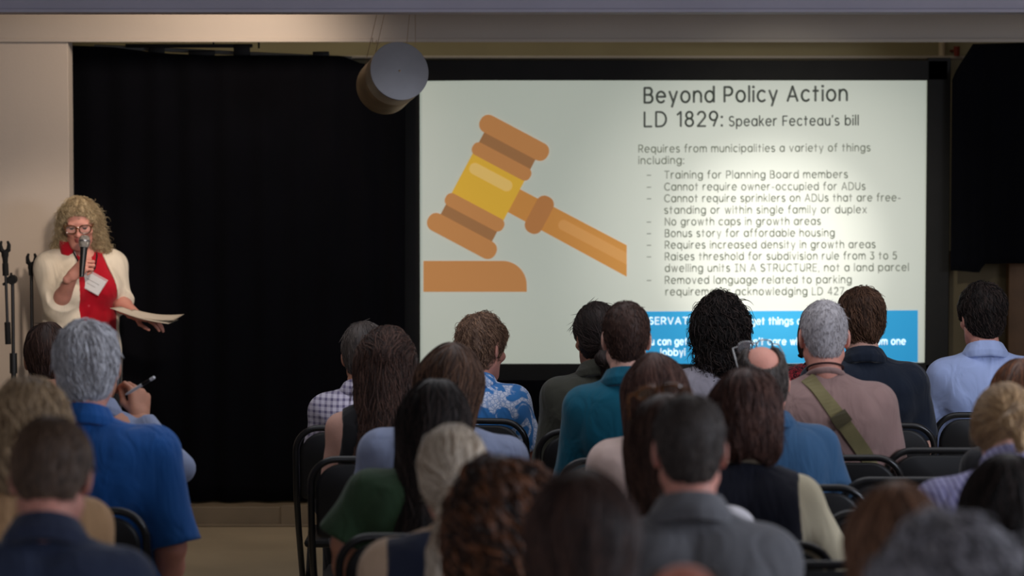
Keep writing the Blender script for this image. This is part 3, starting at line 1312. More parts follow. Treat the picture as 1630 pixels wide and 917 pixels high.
# ---------------------------------------------------------------- curtains
def velvet(name, c):
    m, nt, b = new_mat(name)
    tc = node(nt, 'ShaderNodeTexCoord')
    n = node(nt, 'ShaderNodeTexNoise')
    n.inputs['Scale'].default_value = 5
    nt.links.new(tc.outputs['Object'], n.inputs['Vector'])
    nt.links.new(mixc(nt, n.outputs['Fac'], c, tuple(min(255, v * 1.35 + 1) for v in c)), b.inputs['Base Color'])
    b.inputs['Roughness'].default_value = 1.0
    b.inputs['Specular IOR Level'].default_value = 0.02
    b.inputs['Sheen Weight'].default_value = 0.02
    return m


M_VELVET = velvet('black_velvet', (11, 11, 14))


def drape(name, label, x0, x1, y, ztop, zbot, pleat=0.16, amp=0.022, seed=1, thick=0.006):
    """Hanging pleated cloth with real thickness; ztop and zbot are functions of x."""
    rng = np.random.RandomState(seed)
    nx, nz = int((x1 - x0) / 0.018), 26
    xs = np.linspace(x0, x1, nx)
    ph = np.cumsum(rng.normal(0, 0.10, nx)) + 2 * math.pi * (xs - x0) / pleat
    am = amp * (0.6 + 0.5 * np.sin(xs * 3.1 + seed) ** 2)
    rows = []
    for side in (0, 1):
        g = np.zeros((nz, nx, 3))
        for i in range(nz):
            f = i / (nz - 1)
            g[i, :, 0] = xs + 0.012 * f * np.sin(ph * 0.37)
            g[i, :, 1] = y + am * np.sin(ph + 0.5 * f * np.sin(xs * 2.0)) * (0.55 + 0.45 * f) + side * thick
            g[i, :, 2] = [zt + (zb_ - zt) * f for zt, zb_ in zip(map(ztop, xs), map(zbot, xs))]
        rows.append(g.reshape(-1, 3))
    V = np.concatenate(rows)
    N = nz * nx
    Q = []
    for i in range(nz - 1):
        for j in range(nx - 1):
            a = i * nx + j
            Q.append((a, a + nx, a + nx + 1, a + 1))
            Q.append((N + a, N + a + 1, N + a + nx + 1, N + a + nx))
    for j in range(nx - 1):
        for a, fl in ((j, 0), ((nz - 1) * nx + j, 1)):
            q = (a, a + 1, N + a + 1, N + a)
            Q.append(q if not fl else q[::-1])
    for i in range(nz - 1):
        for a, fl in ((i * nx, 1), (i * nx + nx - 1, 0)):
            q = (a, a + nx, N + a + nx, N + a)
            Q.append(q if not fl else q[::-1])
    me = raw_mesh(name, V, [np.array(Q)], M_VELVET)
    return tag(link(name, me), label, 'curtain')


def top_line(pts, d):
    X = [pxx(p, d, q) for p, q in pts]
    Z = [pz(q, d) for p, q in pts]
    return lambda x: float(np.interp(x, X, Z))


drape('stage_curtain', 'tall black velvet curtain filling the stage left of the screen',
      xl - 0.06, pxx(646, D_CURT), D_CURT,
      top_line([(100, 72), (180, 75), (250, 84), (330, 88), (470, 88), (545, 89), (575, 101), (650, 103)], D_CURT),
      lambda x: 0.103, seed=3)
drape('screen_skirt', 'black cloth hanging below the projection screen to the stage',
      pxx(640, D_CURT) + 0.02, pxx(1512, D_CURT), D_CURT + 0.02, lambda x: pz(606, D_CURT), lambda x: 0.103, seed=5)
drape('side_curtain', 'short black curtain hanging right of the screen above the wall',
      pxx(1514, D_CURT), pxx(1700, D_CURT), D_CURT,
      top_line([(1500, 175), (1518, 120), (1548, 70), (1700, 66)], D_CURT),
      top_line([(1500, 430), (1560, 434), (1568, 420), (1700, 418)], D_CURT), seed=8, pleat=0.12)

# wall panel seen under the short curtain
M_OLIVE = plain('olive_panel', (92, 80, 58), rough=0.8, var=0.12, scale=4)
M_BROWN = plain('brown_post', (98, 70, 44), rough=0.6, var=0.2, scale=9)
setting('wall_panel', MB().box(pxx(1512, 13.9), 4.6, 13.9, 13.96, 0.094, pz(400, 13.9), 0.004), M_OLIVE)
tag(MB().box(pxx(1606, 13.8), pxx(1606, 13.8) + 0.11, 13.78, 13.86, 0.094, 1.5, 0.006).build('wooden_post', M_BROWN),
    'brown wooden post under the short black curtain at the far right', 'post')

# curtain rail hardware above the left curtain
M_DARKMETAL = plain('dark_metal', (34, 32, 30), rough=0.5, metal=0.6, var=0.2, spec=0.4)
M_GREYMETAL = plain('worn_steel', (150, 146, 138), rough=0.45, metal=0.7, var=0.15, spec=0.5)
rail = thing('curtain_rail', 'dark curtain rail with brackets above the tall black curtain', 'rail',
             tuple(at(330, 84, 13.66)))


def rel(p, q):
    return np.array(p) - np.array(q)


ro = at(330, 84, 13.66)
MB().tube([rel(at(150, 74, 13.66), ro), rel(at(560, 93, 13.66), ro)], 0.010, 8).build('rod', M_GREYMETAL, rail)
for a, b, c, e in ((236, 262, 74, 92), (300, 342, 80, 92), (372, 398, 70, 92), (498, 524, 82, 92)):
    p0, p1 = rel(at(a, c, 13.63), ro), rel(at(b, e, 13.63), ro)
    MB().box(p0[0], p1[0], p0[1] - 0.01, p0[1] + 0.01, p1[2], p0[2], 0.003).build('bracket', M_DARKMETAL, rail)
p0, p1 = rel(at(200, 70, 13.64), ro), rel(at(402, 76, 13.64), ro)
MB().box(p0[0], p1[0], p0[1] - 0.012, p0[1] + 0.012, p1[2], p0[2], 0.003).build('channel', M_DARKMETAL, rail)
for hx, hy in ((340, 76), (412, 77)):
    h = rel(at(hx, hy, 13.66), ro)
    zt = CEIL - ro[2]
    MB().tube([(h[0], h[1], zt), h], 0.005, 6).build('hanger', M_DARKMETAL, rail)

# small pipes on the back wall at the right end of the ledge
M_PIPE = plain('pale_pipe', (196, 176, 150), rough=0.5, var=0.05)
M_RED = plain('red_fitting', (120, 40, 26), rough=0.5, var=0.1)
c0 = at(1503, 80, 14.55)
tag(MB().tube([(c0[0], 14.62, 0.094), (c0[0], 14.62, CEIL)], 0.018, 12).build('wall_pipe', M_PIPE),
    'pale upright pipe on the back wall above the screen corner', 'pipe')
c1 = at(1523, 80, 14.5)
f_ = thing('pipe_fitting', 'small red fitting on the back wall beside the pale pipe', 'fitting', tuple(c1))
MB().lathe([(0, -0.03), (0.014, -0.03), (0.016, 0.0), (0.016, 0.02), (0, 0.02)], (0, 0, 0), (0, 0, 1), 14).build('valve', M_RED, f_)
MB().tube([(0, 0, 0), (0, D_BACK - c1[1], 0)], 0.007, 8).build('pipe_stub', M_RED, f_)


# ---------------------------------------------------------------- projection screen and its slide
def glow(name, c, albedo=0.55, strength=1.0):
    """A projected colour: it gives off its own light and still reflects the room's."""
    m, nt, b = new_mat(name)
    b.inputs['Base Color'].default_value = (*[min(0.9, v) * 1.0 for v in albedo], 1) if isinstance(albedo, tuple) else (albedo,) * 3 + (1,)
    b.inputs['Roughness'].default_value = 0.9
    b.inputs['Specular IOR Level'].default_value = 0.05
    b.inputs['Emission Color'].default_value = rgba(c)
    b.inputs['Emission Strength'].default_value = strength
    return m


M_SLIDE = glow('slide_background', (134, 141, 126), 0.58)
M_TITLE = glow('slide_title', (52, 56, 50), 0.10)
M_TEXT = glow('slide_text', (90, 94, 82), 0.30)
M_BLUE = glow('slide_blue', (26, 114, 162), (0.05, 0.30, 0.50))
M_WHITE = glow('slide_white_text', (170, 196, 208), 0.6)
M_G1 = glow('gavel_cap', (146, 98, 56), (0.42, 0.22, 0.09))
M_G2 = glow('gavel_neck', (118, 82, 50), (0.30, 0.16, 0.08))
M_G3 = glow('gavel_yellow', (172, 134, 44), (0.5, 0.32, 0.05))
M_G4 = glow('gavel_gleam', (180, 148, 80), (0.5, 0.36, 0.14))
M_G5 = glow('gavel_handle', (152, 101, 50), (0.45, 0.24, 0.07))
M_G6 = glow('gavel_handle_light', (164, 114, 62), (0.45, 0.26, 0.10))
M_G7 = glow('gavel_ring', (138, 89, 50), (0.38, 0.20, 0.08))
M_FRAME = plain('black_frame_vinyl', (24, 22, 20), rough=0.75, var=0.15, scale=10)

TL, TR, BR, BL = (667, 129), (1477, 121), (1479, 577), (666, 588)
so_ = at(1073, 606, D_SCR)
screen = thing('projection_screen', 'large framed projection screen showing a gavel slide', 'screen', tuple(so_))


def sc(px, py, lift=0.0):
    return at(px, py, D_SCR - lift) - so_


def flat(name, polys, mat, lift, label=None, parent=None):
    """Thin coloured pieces of the projected picture: polygons in picture coordinates."""
    V, T = [], []
    for p in polys:
        b = len(V)
        c = np.mean(np.array(p, float), 0)
        V.append(sc(c[0], c[1], lift))
        for q in p:
            V.append(sc(q[0], q[1], lift))
        n = len(p)
        T += [(b, b + 1 + (i + 1) % n, b + 1 + i) for i in range(n)]
    V = np.array(V)
    T = np.array(T)
    # wind towards the hall (-y)
    nrm = np.cross(V[T[:, 1]] - V[T[:, 0]], V[T[:, 2]] - V[T[:, 0]])
    T[nrm[:, 1] > 0] = T[nrm[:, 1] > 0][:, ::-1]
    me = raw_mesh(name, V, [T], mat, smooth=False)
    o = link(name, me, parent or screen)
    if label:
        o['label'] = label
    return o


# slide: a thin stretched sheet
a, b, c, d = (sc(*p) for p in (TL, TR, BR, BL))
V = [a, b, c, d] + [p + (0, 0.004, 0) for p in (a, b, c, d)]
slide = link('slide', raw_mesh('slide', np.array(V), [np.array([(0, 3, 2, 1), (4, 5, 6, 7), (0, 1, 5, 4), (1, 2, 6, 5), (2, 3, 7, 6), (3, 0, 4, 7)])],
                               M_SLIDE, smooth=False), screen)
# black frame, four sides in one piece
fr = MB()


def fbox(x0, y0, x1, y1, yb=0.05):
    p, q = sc(x0, y0), sc(x1, y1)
    fr.box(p[0], q[0], -0.022, yb, q[2], p[2], 0.004)


fbox(639, 96, 669, 606)
fbox(1476, 92, 1508, 606)
fbox(639, 96, 1508, 128)
fbox(639, 579, 1508, 606)
fr.build('frame', M_FRAME, screen, smooth=False)
bk = MB()
p, q = sc(645, 100), sc(1500, 600)
bk.box(p[0], q[0], 0.012, 0.03, q[2], p[2]).build('backing', M_FRAME, screen, smooth=False)


def stadium(cx, cy, hl, ht, ang, r, n=8):
    """Rounded bar in zoom coordinates of the gavel."""
    u = np.array([math.cos(ang), math.sin(ang)])
    v = np.array([-math.sin(ang), math.cos(ang)])
    out = []
    for sx, sy, a0 in ((1, 1, 0), (-1, 1, 90), (-1, -1, 180), (1, -1, 270)):
        for i in range(n + 1):
            t = math.radians(a0 + 90 * i / n)
            out.append(np.array([cx, cy]) + u * (sx * (hl - r) + r * math.cos(t)) + v * (sy * (ht - r) + r * math.sin(t)))
    return out


def zc(p):
    return [(q[0] / 2.293 + 640, q[1] / 2.293 + 100) for q in p]


G = math.radians(28.0)
GC = np.array([314.0, 453.0])
gu, gv = np.array([math.cos(G), math.sin(G)]), np.array([-math.sin(G), math.cos(G)])


def gp(u, v):
    return GC + gu * u + gv * v


pic = thing('gavel_picture', None, None)
pic.parent = screen


def gpiece(name, polys, mat, lift):
    flat(name, [zc(p) for p in polys], mat, lift, None, pic)


# handle: clipped upright at its right end
def clip_right(poly, xm):
    out = []
    for i in range(len(poly)):
        p, q = np.array(poly[i], float), np.array(poly[(i + 1) % len(poly)], float)
        if p[0] <= xm:
            out.append(p)
        if (p[0] - xm) * (q[0] - xm) < 0:
            t = (xm - p[0]) / (q[0] - p[0])
            out.append(p + t * (q - p))
    return out


gpiece('handle', [clip_right([gp(70, -47), gp(620, -50), gp(620, 52), gp(70, 47)], 820)], M_G5, 0.003)
gpiece('handle_gleam', [clip_right(stadium(*gp(480, -6), 190, 19, G, 17), 820)], M_G6, 0.004)
hr_ = gp(213, 2)
gpiece('handle_ring', [stadium(hr_[0], hr_[1], 33, 74, G, 30)], M_G7, 0.005)
gpiece('head_neck', [[gp(-106, -178), gp(106, -178), gp(106, 178), gp(-106, 178)]], M_G2, 0.004)
gpiece('head_barrel', [[gp(-107, -92), gp(107, -92), gp(107, 92), gp(-107, 92)]], M_G3, 0.005)
gl = gp(-8, -36)
gpiece('head_gleam', [stadium(gl[0], gl[1], 86, 21, G, 20)], M_G4, 0.006)
for sgn in (-1, 1):
    q = gp(0, sgn * 105)
    gpiece('head_ring', [stadium(q[0], q[1], 119, 25, G, 22)], M_G1, 0.006)
    q = gp(0, sgn * 203)
    gpiece('head_cap', [stadium(q[0], q[1], 139, 34, G, 31)], M_G1, 0.006)
base = [(78, 723), (78, 836), (455, 836)]
base += [(455 - 88 + 88 * math.cos(t), 811 - 0 + -88 * math.sin(t)) for t in np.linspace(0, math.pi / 2, 12)]
gpiece('sound_block', [base], M_G1, 0.003)

# blue panel low on the slide
flat('blue_panel', [[(1004, 496), (1461, 494), (1461, 576.5), (1004, 581)]], M_BLUE, 0.003)


# stroke lettering in the manner of the slide's rounded sans serif
def arc(cx, cy, rx, ry, a0, a1, n=None):
    n = n or max(4, int(abs(a1 - a0) / 20))
    return [(cx + rx * math.cos(math.radians(a0 + (a1 - a0) * i / n)), cy + ry * math.sin(math.radians(a0 + (a1 - a0) * i / n)))
            for i in range(n + 1)]


X_ = 0.74
BOWL = arc(0.34, 0.37, 0.34, 0.37, 0, 360)
ARCH = [(0, X_), (0, 0)], [(0, 0.40)] + arc(0.29, 0.43, 0.29, 0.31, 180, 0) + [(0.58, 0)]
GLY = {
    'a': (0.68, [BOWL, [(0.68, X_), (0.68, 0)]]),
    'b': (0.68, [BOWL, [(0, 1.06), (0, 0)]]),
    'c': (0.60, [arc(0.34, 0.37, 0.34, 0.37, 45, 315)]),
    'd': (0.68, [BOWL, [(0.68, 1.06), (0.68, 0)]]),
    'e': (0.68, [[(0.02, 0.39), (0.68, 0.39)] + arc(0.34, 0.37, 0.34, 0.37, 4, 318)]),
    'f': (0.38, [[(0.13, 0), (0.13, 0.82)] + arc(0.35, 0.82, 0.22, 0.24, 180, 80), [(-0.04, 0.68), (0.36, 0.68)]]),
    'g': (0.68, [BOWL, [(0.68, X_), (0.68, 0.0)] + arc(0.34, -0.02, 0.34, 0.28, 0, -150)]),
    'h': (0.58, [[(0, 1.06), (0, 0)], ARCH[1]]),
    'i': (0.0, [[(0, X_), (0, 0)], [(0, 0.98), (0, 0.99)]]),
    'k': (0.52, [[(0, 1.06), (0, 0)], [(0.48, X_), (0.0, 0.28)], [(0.18, 0.44), (0.52, 0)]]),
    'l': (0.0, [[(0, 1.06), (0, 0)]]),
    'm': (1.0, [[(0, X_), (0, 0)], [(0, 0.42)] + arc(0.25, 0.46, 0.25, 0.28, 180, 0) + [(0.5, 0)],
                [(0.5, 0.42)] + arc(0.75, 0.46, 0.25, 0.28, 180, 0) + [(1.0, 0)]]),
    'n': (0.58, list(ARCH)),
    'o': (0.68, [BOWL]),
    'p': (0.68, [BOWL, [(0, X_), (0, -0.30)]]),
    'q': (0.68, [BOWL, [(0.68, X_), (0.68, -0.30)]]),
    'r': (0.38, [[(0, X_), (0, 0)], [(0, 0.38)] + arc(0.30, 0.42, 0.30, 0.32, 180, 75)]),
    's': (0.50, [arc(0.25, 0.555, 0.23, 0.185, 35, 270) + arc(0.25, 0.185, 0.25, 0.185, 90, -150)]),
    't': (0.40, [[(0.16, 0.98), (0.16, 0)], [(-0.03, 0.68), (0.38, 0.68)]]),
    'u': (0.58, [[(0, X_), (0, 0.30)] + arc(0.29, 0.30, 0.29, 0.30, 180, 360), [(0.58, X_), (0.58, 0)]]),
    'v': (0.58, [[(0, X_), (0.29, 0), (0.58, X_)]]),
    'w': (0.92, [[(0, X_), (0.24, 0), (0.46, X_), (0.68, 0), (0.92, X_)]]),
    'x': (0.56, [[(0, X_), (0.56, 0)], [(0.56, X_), (0, 0)]]),
    'y': (0.60, [[(0, X_), (0.31, 0.03)], [(0.60, X_), (0.20, -0.30)]]),
    'A': (0.80, [[(0, 0), (0.40, 1), (0.80, 0)], [(0.14, 0.32), (0.66, 0.32)]]),
    'B': (0.64, [[(0, 0), (0, 1), (0.36, 1)] + arc(0.36, 0.765, 0.22, 0.235, 90, -90) + [(0, 0.53)],
                 [(0.36, 0.53)] + arc(0.38, 0.265, 0.26, 0.265, 90, -90) + [(0, 0)]]),
    'C': (0.80, [arc(0.48, 0.5, 0.48, 0.5, 45, 315)]),
    'D': (0.76, [[(0, 0), (0, 1), (0.30, 1)] + arc(0.30, 0.5, 0.46, 0.5, 90, -90) + [(0, 0)]]),
    'E': (0.56, [[(0.56, 1), (0, 1), (0, 0), (0.56, 0)], [(0, 0.52), (0.50, 0.52)]]),
    'F': (0.56, [[(0.56, 1), (0, 1), (0, 0)], [(0, 0.50), (0.50, 0.50)]]),
    'I': (0.50, [[(0.25, 0), (0.25, 1)], [(0, 1), (0.5, 1)], [(0, 0), (0.5, 0)]]),
    'L': (0.54, [[(0, 1), (0, 0), (0.54, 0)]]),
    'N': (0.72, [[(0, 0), (0, 1), (0.72, 0), (0.72, 1)]]),
    'P': (0.62, [[(0, 0), (0, 1), (0.34, 1)] + arc(0.34, 0.72, 0.28, 0.28, 90, -90) + [(0, 0.44)]]),
    'R': (0.64, [[(0, 0), (0, 1), (0.34, 1)] + arc(0.34, 0.72, 0.28, 0.28, 90, -90) + [(0, 0.44)], [(0.32, 0.44), (0.64, 0)]]),
    'S': (0.62, [arc(0.31, 0.755, 0.28, 0.245, 35, 270) + arc(0.31, 0.255, 0.31, 0.255, 90, -150)]),
    'T': (0.72, [[(0.36, 0), (0.36, 1)], [(0, 1), (0.72, 1)]]),
    'U': (0.70, [[(0, 1), (0, 0.36)] + arc(0.35, 0.36, 0.35, 0.36, 180, 360) + [(0.70, 1)]]),
    'V': (0.76, [[(0, 1), (0.38, 0), (0.76, 1)]]),
    '1': (0.28, [[(0, 0.80), (0.26, 1), (0.26, 0)]]),
    '2': (0.58, [arc(0.29, 0.72, 0.28, 0.28, 165, -30) + [(0, 0), (0.60, 0)]]),
    '3': (0.56, [[(0.02, 1), (0.54, 1), (0.24, 0.60)] + arc(0.26, 0.30, 0.30, 0.30, 90, -150)]),
    '4': (0.66, [[(0.48, 0), (0.48, 1), (0, 0.26), (0.66, 0.26)]]),
    '5': (0.56, [[(0.52, 1), (0.10, 1), (0.05, 0.56)] + arc(0.26, 0.32, 0.30, 0.32, 110, -145)]),
    '7': (0.58, [[(0, 1), (0.58, 1), (0.18, 0)]]),
    '8': (0.58, [arc(0.29, 0.765, 0.24, 0.235, 0, 360), arc(0.29, 0.265, 0.29, 0.265, 0, 360)]),
    '9': (0.58, [arc(0.29, 0.70, 0.29, 0.30, 0, 360), [(0.58, 0.70), (0.30, 0)]]),
    '-': (0.34, [[(0, 0.36), (0.34, 0.36)]]),
    ':': (0.0, [[(0, 0.03), (0, 0.04)], [(0, 0.62), (0, 0.63)]]),
    ',': (0.06, [[(0.05, 0.04), (0, -0.16)]]),
    "'": (0.04, [[(0.04, 1.05), (0, 0.84)]]),
}


def lettering(name, text, x0, yb0, x1, yb1, capt, mat, weight=0.13, lift=0.004, gap=0.34):
    """One written line: baseline from (x0,yb0) to (x1,yb1), capitals capt pixels tall."""
    pen, strokes = 0.0, []
    for ch in text:
        if ch == ' ':
            pen += 0.52
            continue
        w, st = GLY[ch]
        for p in st:
            strokes.append([(pen + q[0], q[1]) for q in p])
        pen += w + gap
    total = pen - gap
    sx = (x1 - x0) / total
    polys = []
    hw = weight * capt / 2
    for p in strokes:
        P = [np.array([x0 + sx * q[0], yb0 + (yb1 - yb0) * q[0] / total - capt * q[1]]) for q in p]
        for i in range(len(P) - 1):
            d_ = P[i + 1] - P[i]
            L = np.linalg.norm(d_)
            if L < 1e-6:
                continue
            d_ = d_ / L
            n_ = np.array([-d_[1], d_[0]]) * hw
            dot = 1.35 if len(P) == 2 and L < 0.4 else 1.0
            n_ = n_ * dot
            e = d_ * hw * 0.6 * (dot if dot == 1.0 else 1.9)
            polys.append([P[i] - e + n_ * 0.6, P[i] + n_, P[i + 1] + n_, P[i + 1] + e + n_ * 0.6,
                          P[i + 1] + e - n_ * 0.6, P[i + 1] - n_, P[i] - n_, P[i] - e - n_ * 0.6])
    return flat(name, polys, mat, lift)


lettering('title_lettering', 'Beyond Policy Action', 1026, 163.5, 1348, 160, 23.5, M_TITLE, 0.15)
lettering('title_lettering', 'LD 1829:', 1026, 201.5, 1149, 200.5, 23, M_TITLE, 0.14)
lettering('subtitle_lettering', "Speaker Fecteau's bill", 1161, 200.5, 1366, 199, 15, M_TITLE, 0.14)
LINES = [
    ('Requires from municipalities a variety of things', 1017, 242.5, 1385, 240.5, 0),
    ('including:', 1017, 261, 1088, 260.5, 0),
    ('Training for Planning Board members', 1058, 284, 1349, 283, 1),
    ('Cannot require owner-occupied for ADUs', 1058, 303, 1377, 302, 1),
    ('Cannot require sprinklers on ADUs that are free-', 1058, 321.5, 1433, 320, 1),
    ('standing or within single family or duplex', 1058, 340, 1379, 339, 0),
    ('No growth caps in growth areas', 1059, 358.5, 1306, 357.5, 1),
    ('Bonus story for affordable housing', 1059, 377, 1328, 376, 1),
    ('Requires increased density in growth areas', 1059, 395.5, 1393, 394.5, 1),
    ('Raises threshold for subdivision rule from 3 to 5', 1059, 414, 1427, 412.5, 1),
    ('dwelling units IN A STRUCTURE, not a land parcel', 1059, 432.5, 1446, 431, 0),
    ('Removed language related to parking', 1059, 451.5, 1355, 450.5, 1),
    ('requirements acknowledging LD 427', 1060, 470, 1343, 469, 0),
]
for t_, xa, ya, xb, yb_, dash in LINES:
    lettering('text_lettering', t_, xa, ya, xb, yb_, 11.5, M_TEXT, 0.165)
    if dash:
        lettering('text_dash', '-', 1030, ya - 0.6, 1036, ya - 0.7, 12, M_TEXT, 0.15)
for t_, xa, xb, yb_ in (('SERVATI', 1033, 1104, 516), ('get things do', 1196, 1284, 516.5), ('u can get a', 1036, 1106, 549),
                        ("on't care wh", 1192, 1274, 549), ('om one', 1395, 1441, 548.5), ('lobbyi', 1052, 1090, 566)):
    lettering('panel_lettering', t_, xa, yb_, xb, yb_ - 0.3, 10.5, M_WHITE, 0.21, 0.005)

# ---------------------------------------------------------------- hanging metal drum
M_DRUM = plain('galvanised_disc', (142, 141, 145), rough=0.5, metal=0.35, var=0.10, scale=7, bump=0.05, bscale=25, spec=0.4)
M_DRUM2 = plain('ribbed_metal', (132, 116, 92), rough=0.5, metal=0.5, var=0.2, scale=12, spec=0.4)
M_WIRE = plain('thin_wire', (150, 128, 104), rough=0.5, metal=0.4, var=0.1)
A = at(636, 113, 12.55)
ax = np.array([at(606, 138, 12.55)[0] - A[0], 0.27, at(606, 138, 12.55)[2] - A[2]])
Ld = np.linalg.norm(ax)
ax /= Ld
drum = thing('hanging_drum', 'round grey metal drum hanging on wires before the screen corner', 'drum', tuple(A))
Rd = 47.5 * 12.55 / F
prof = [(0.0, Ld), (Rd * 0.94, Ld), (Rd * 0.965, Ld - 0.006)]
zz = Ld - 0.012
while zz > 0.12:
    prof += [(Rd * 0.965, zz)]
    zz -= 0.03
for i in range(7):
    h = 0.112 - i * 0.0145
    prof += [(Rd * 0.925, h), (Rd * 0.925, h - 0.004), (Rd * 0.985, h - 0.007), (Rd * 0.985, h - 0.0105)]
prof += [(Rd * 0.97, 0.006), (Rd * 0.97, 0.004)]
MB().lathe(prof[::-1], (0, 0, 0), ax, 48).build('shell', M_DRUM2, drum)
face = MB().lathe([(0, -0.002), (Rd * 0.1, -0.002), (Rd * 0.96, -0.003), (Rd * 1.0, -0.001), (Rd * 1.0, 0.009), (Rd * 0.97, 0.010)],
                  (0, 0, 0), ax, 48).build('end_disc', M_DRUM, drum)
MB().lathe([(0, -0.007), (0.004, -0.006), (0.005, -0.001)], (0, 0, 0), ax, 10).build('rivet', M_WIRE, face)
up = np.array((0, 0, 1.0)) - ax * ax[2]
up /= np.linalg.norm(up)
rt = np.cross(ax, up)
for hh, sd, tx in ((0.05, -1, 612), (0.05, 1, 661), (Ld - 0.05, -1, 600), (Ld - 0.05, 1, 652)):
    pb = ax * hh + (rt * sd * 0.72 + up * 0.69) * Rd * 0.97
    pt = at(tx, 22, 12.55 + hh) - A
    pt = pb + (pt - pb) * ((CEIL - A[2]) - pb[2]) / (pt[2] - pb[2])
    MB().tube([pb, pb * 0.5 + pt * 0.5, pt], 0.0016, 6).build('wire', M_WIRE, drum)
cl = at(593, 60, 12.58) - A
MB().tube([cl, cl + (0.0, 0, -0.022), cl + (0.012, 0, -0.028), cl + (0.016, 0, -0.01), cl + (0.022, 0, -0.03), cl + (0.030, 0, -0.022)],
          0.002, 6).build('wire_clip', M_WIRE, drum)

# ---------------------------------------------------------------- microphone stands
M_STAND = plain('black_stand_paint', (20, 19, 20), rough=0.4, var=0.1, spec=0.5)
M_RUB = plain('black_rubber', (14, 14, 15), rough=0.8, var=0.1)


def stand_base(root, a0=0.5, q=1.0):
    for k in range(3):
        t = 2 * math.pi * k / 3 + a0
        MB().tube([(0, 0, 0.14), (0.26 * q * math.cos(t), 0.26 * q * math.sin(t), 0.02)], 0.009, 8) \
            .tube([(0.245 * q * math.cos(t), 0.245 * q * math.sin(t), 0.026), (0.285 * q * math.cos(t), 0.285 * q * math.sin(t), 0.013)], 0.013, 8) \
            .build('leg', M_STAND, root)
    MB().lathe([(0, 0.11), (0.020, 0.11), (0.022, 0.13), (0.022, 0.17), (0.013, 0.19), (0, 0.19)], (0, 0, 0), (0, 0, 1), 16).build('hub', M_STAND, root)


def mic_clip(root, p, d):
    """Rubber fork that takes a microphone."""
    p, d = np.array(p, float), np.array(d, float)
    d /= np.linalg.norm(d)
    s = np.array([1.0, 0, 0])
    m = MB()
    m.lathe([(0, -0.045), (0.011, -0.045), (0.013, -0.02), (0.016, -0.01), (0.016, 0.012), (0, 0.014)], p, d, 14)
    m.build('clip_joint', M_RUB, root)
    m = MB()
    for sd in (-1, 1):
        m.tube([p + d * 0.004, p + d * 0.016 + s * sd * 0.016, p + d * 0.040 + s * sd * 0.019, p + d * 0.056 + s * sd * 0.013],
               [0.010, 0.011, 0.008, 0.005], 8)
    m.build('mic_clip', M_RUB, root)


s0 = at(20, 445, 12.68)
st1 = thing('microphone_stand', 'black boom microphone stand at the far left of the wall', 'microphone stand', (s0[0], 12.68, 0))
stand_base(st1)
zk = s0[2]
MB().tube([(0, 0, 0.15), (0, 0, zk - 0.36)], 0.0115, 10).tube([(0, 0, zk - 0.42), (0, 0, zk - 0.33)], 0.017, 10).build('lower_pole', M_STAND, st1)
MB().tube([(0, 0, zk - 0.36), (0, 0, zk)], 0.008, 10).build('upper_pole', M_STAND, st1)
MB().tube([(0, 0.012, zk), (0, -0.03, zk)], 0.021, 14).tube([(0, -0.02, zk), (-0.040, -0.02, zk - 0.022)], 0.006, 8).build('clutch', M_RUB, st1)
b0 = rel(at(13, 548, 12.66), (s0[0], 12.68, 0))
b1 = rel(at(8, 408, 12.66), (s0[0], 12.68, 0))
bm_ = b0 + (b1 - b0) * 0.25
MB().tube([bm_, b1], 0.0065, 10).build('boom_arm', M_STAND, st1)
MB().tube([b0, bm_], 0.0135, 12).build('counterweight', M_RUB, st1)
bq = b0 + (b1 - b0) * 0.78
MB().tube([bq, bq + (b1 - b0) * 0.14], 0.014, 10).tube([bq + (0.02, 0, 0), bq + (0.028, 0, 0)], 0.014, 10).build('boom_sleeve', M_RUB, st1)
mic_clip(st1, b1 + (0, 0, 0.012), b1 - b0)

s1 = at(50, 430, 12.98)
st2 = thing('microphone_stand', 'straight black microphone stand beside the speaker with empty clip', 'microphone stand', (s1[0], 12.98, 0))
stand_base(st2, 0.79, 0.72)
MB().tube([(0, 0, 0.15), (0, 0, 0.86)], 0.0115, 10).tube([(0, 0, 0.80), (0, 0, 0.89)], 0.016, 10).build('lower_pole', M_STAND, st2)
MB().tube([(0, 0, 0.86), (0, 0, s1[2] - 0.015)], 0.008, 10).build('upper_pole', M_STAND, st2)
mic_clip(st2, (0, 0, s1[2] + 0.02), (0.03, 0, 1))

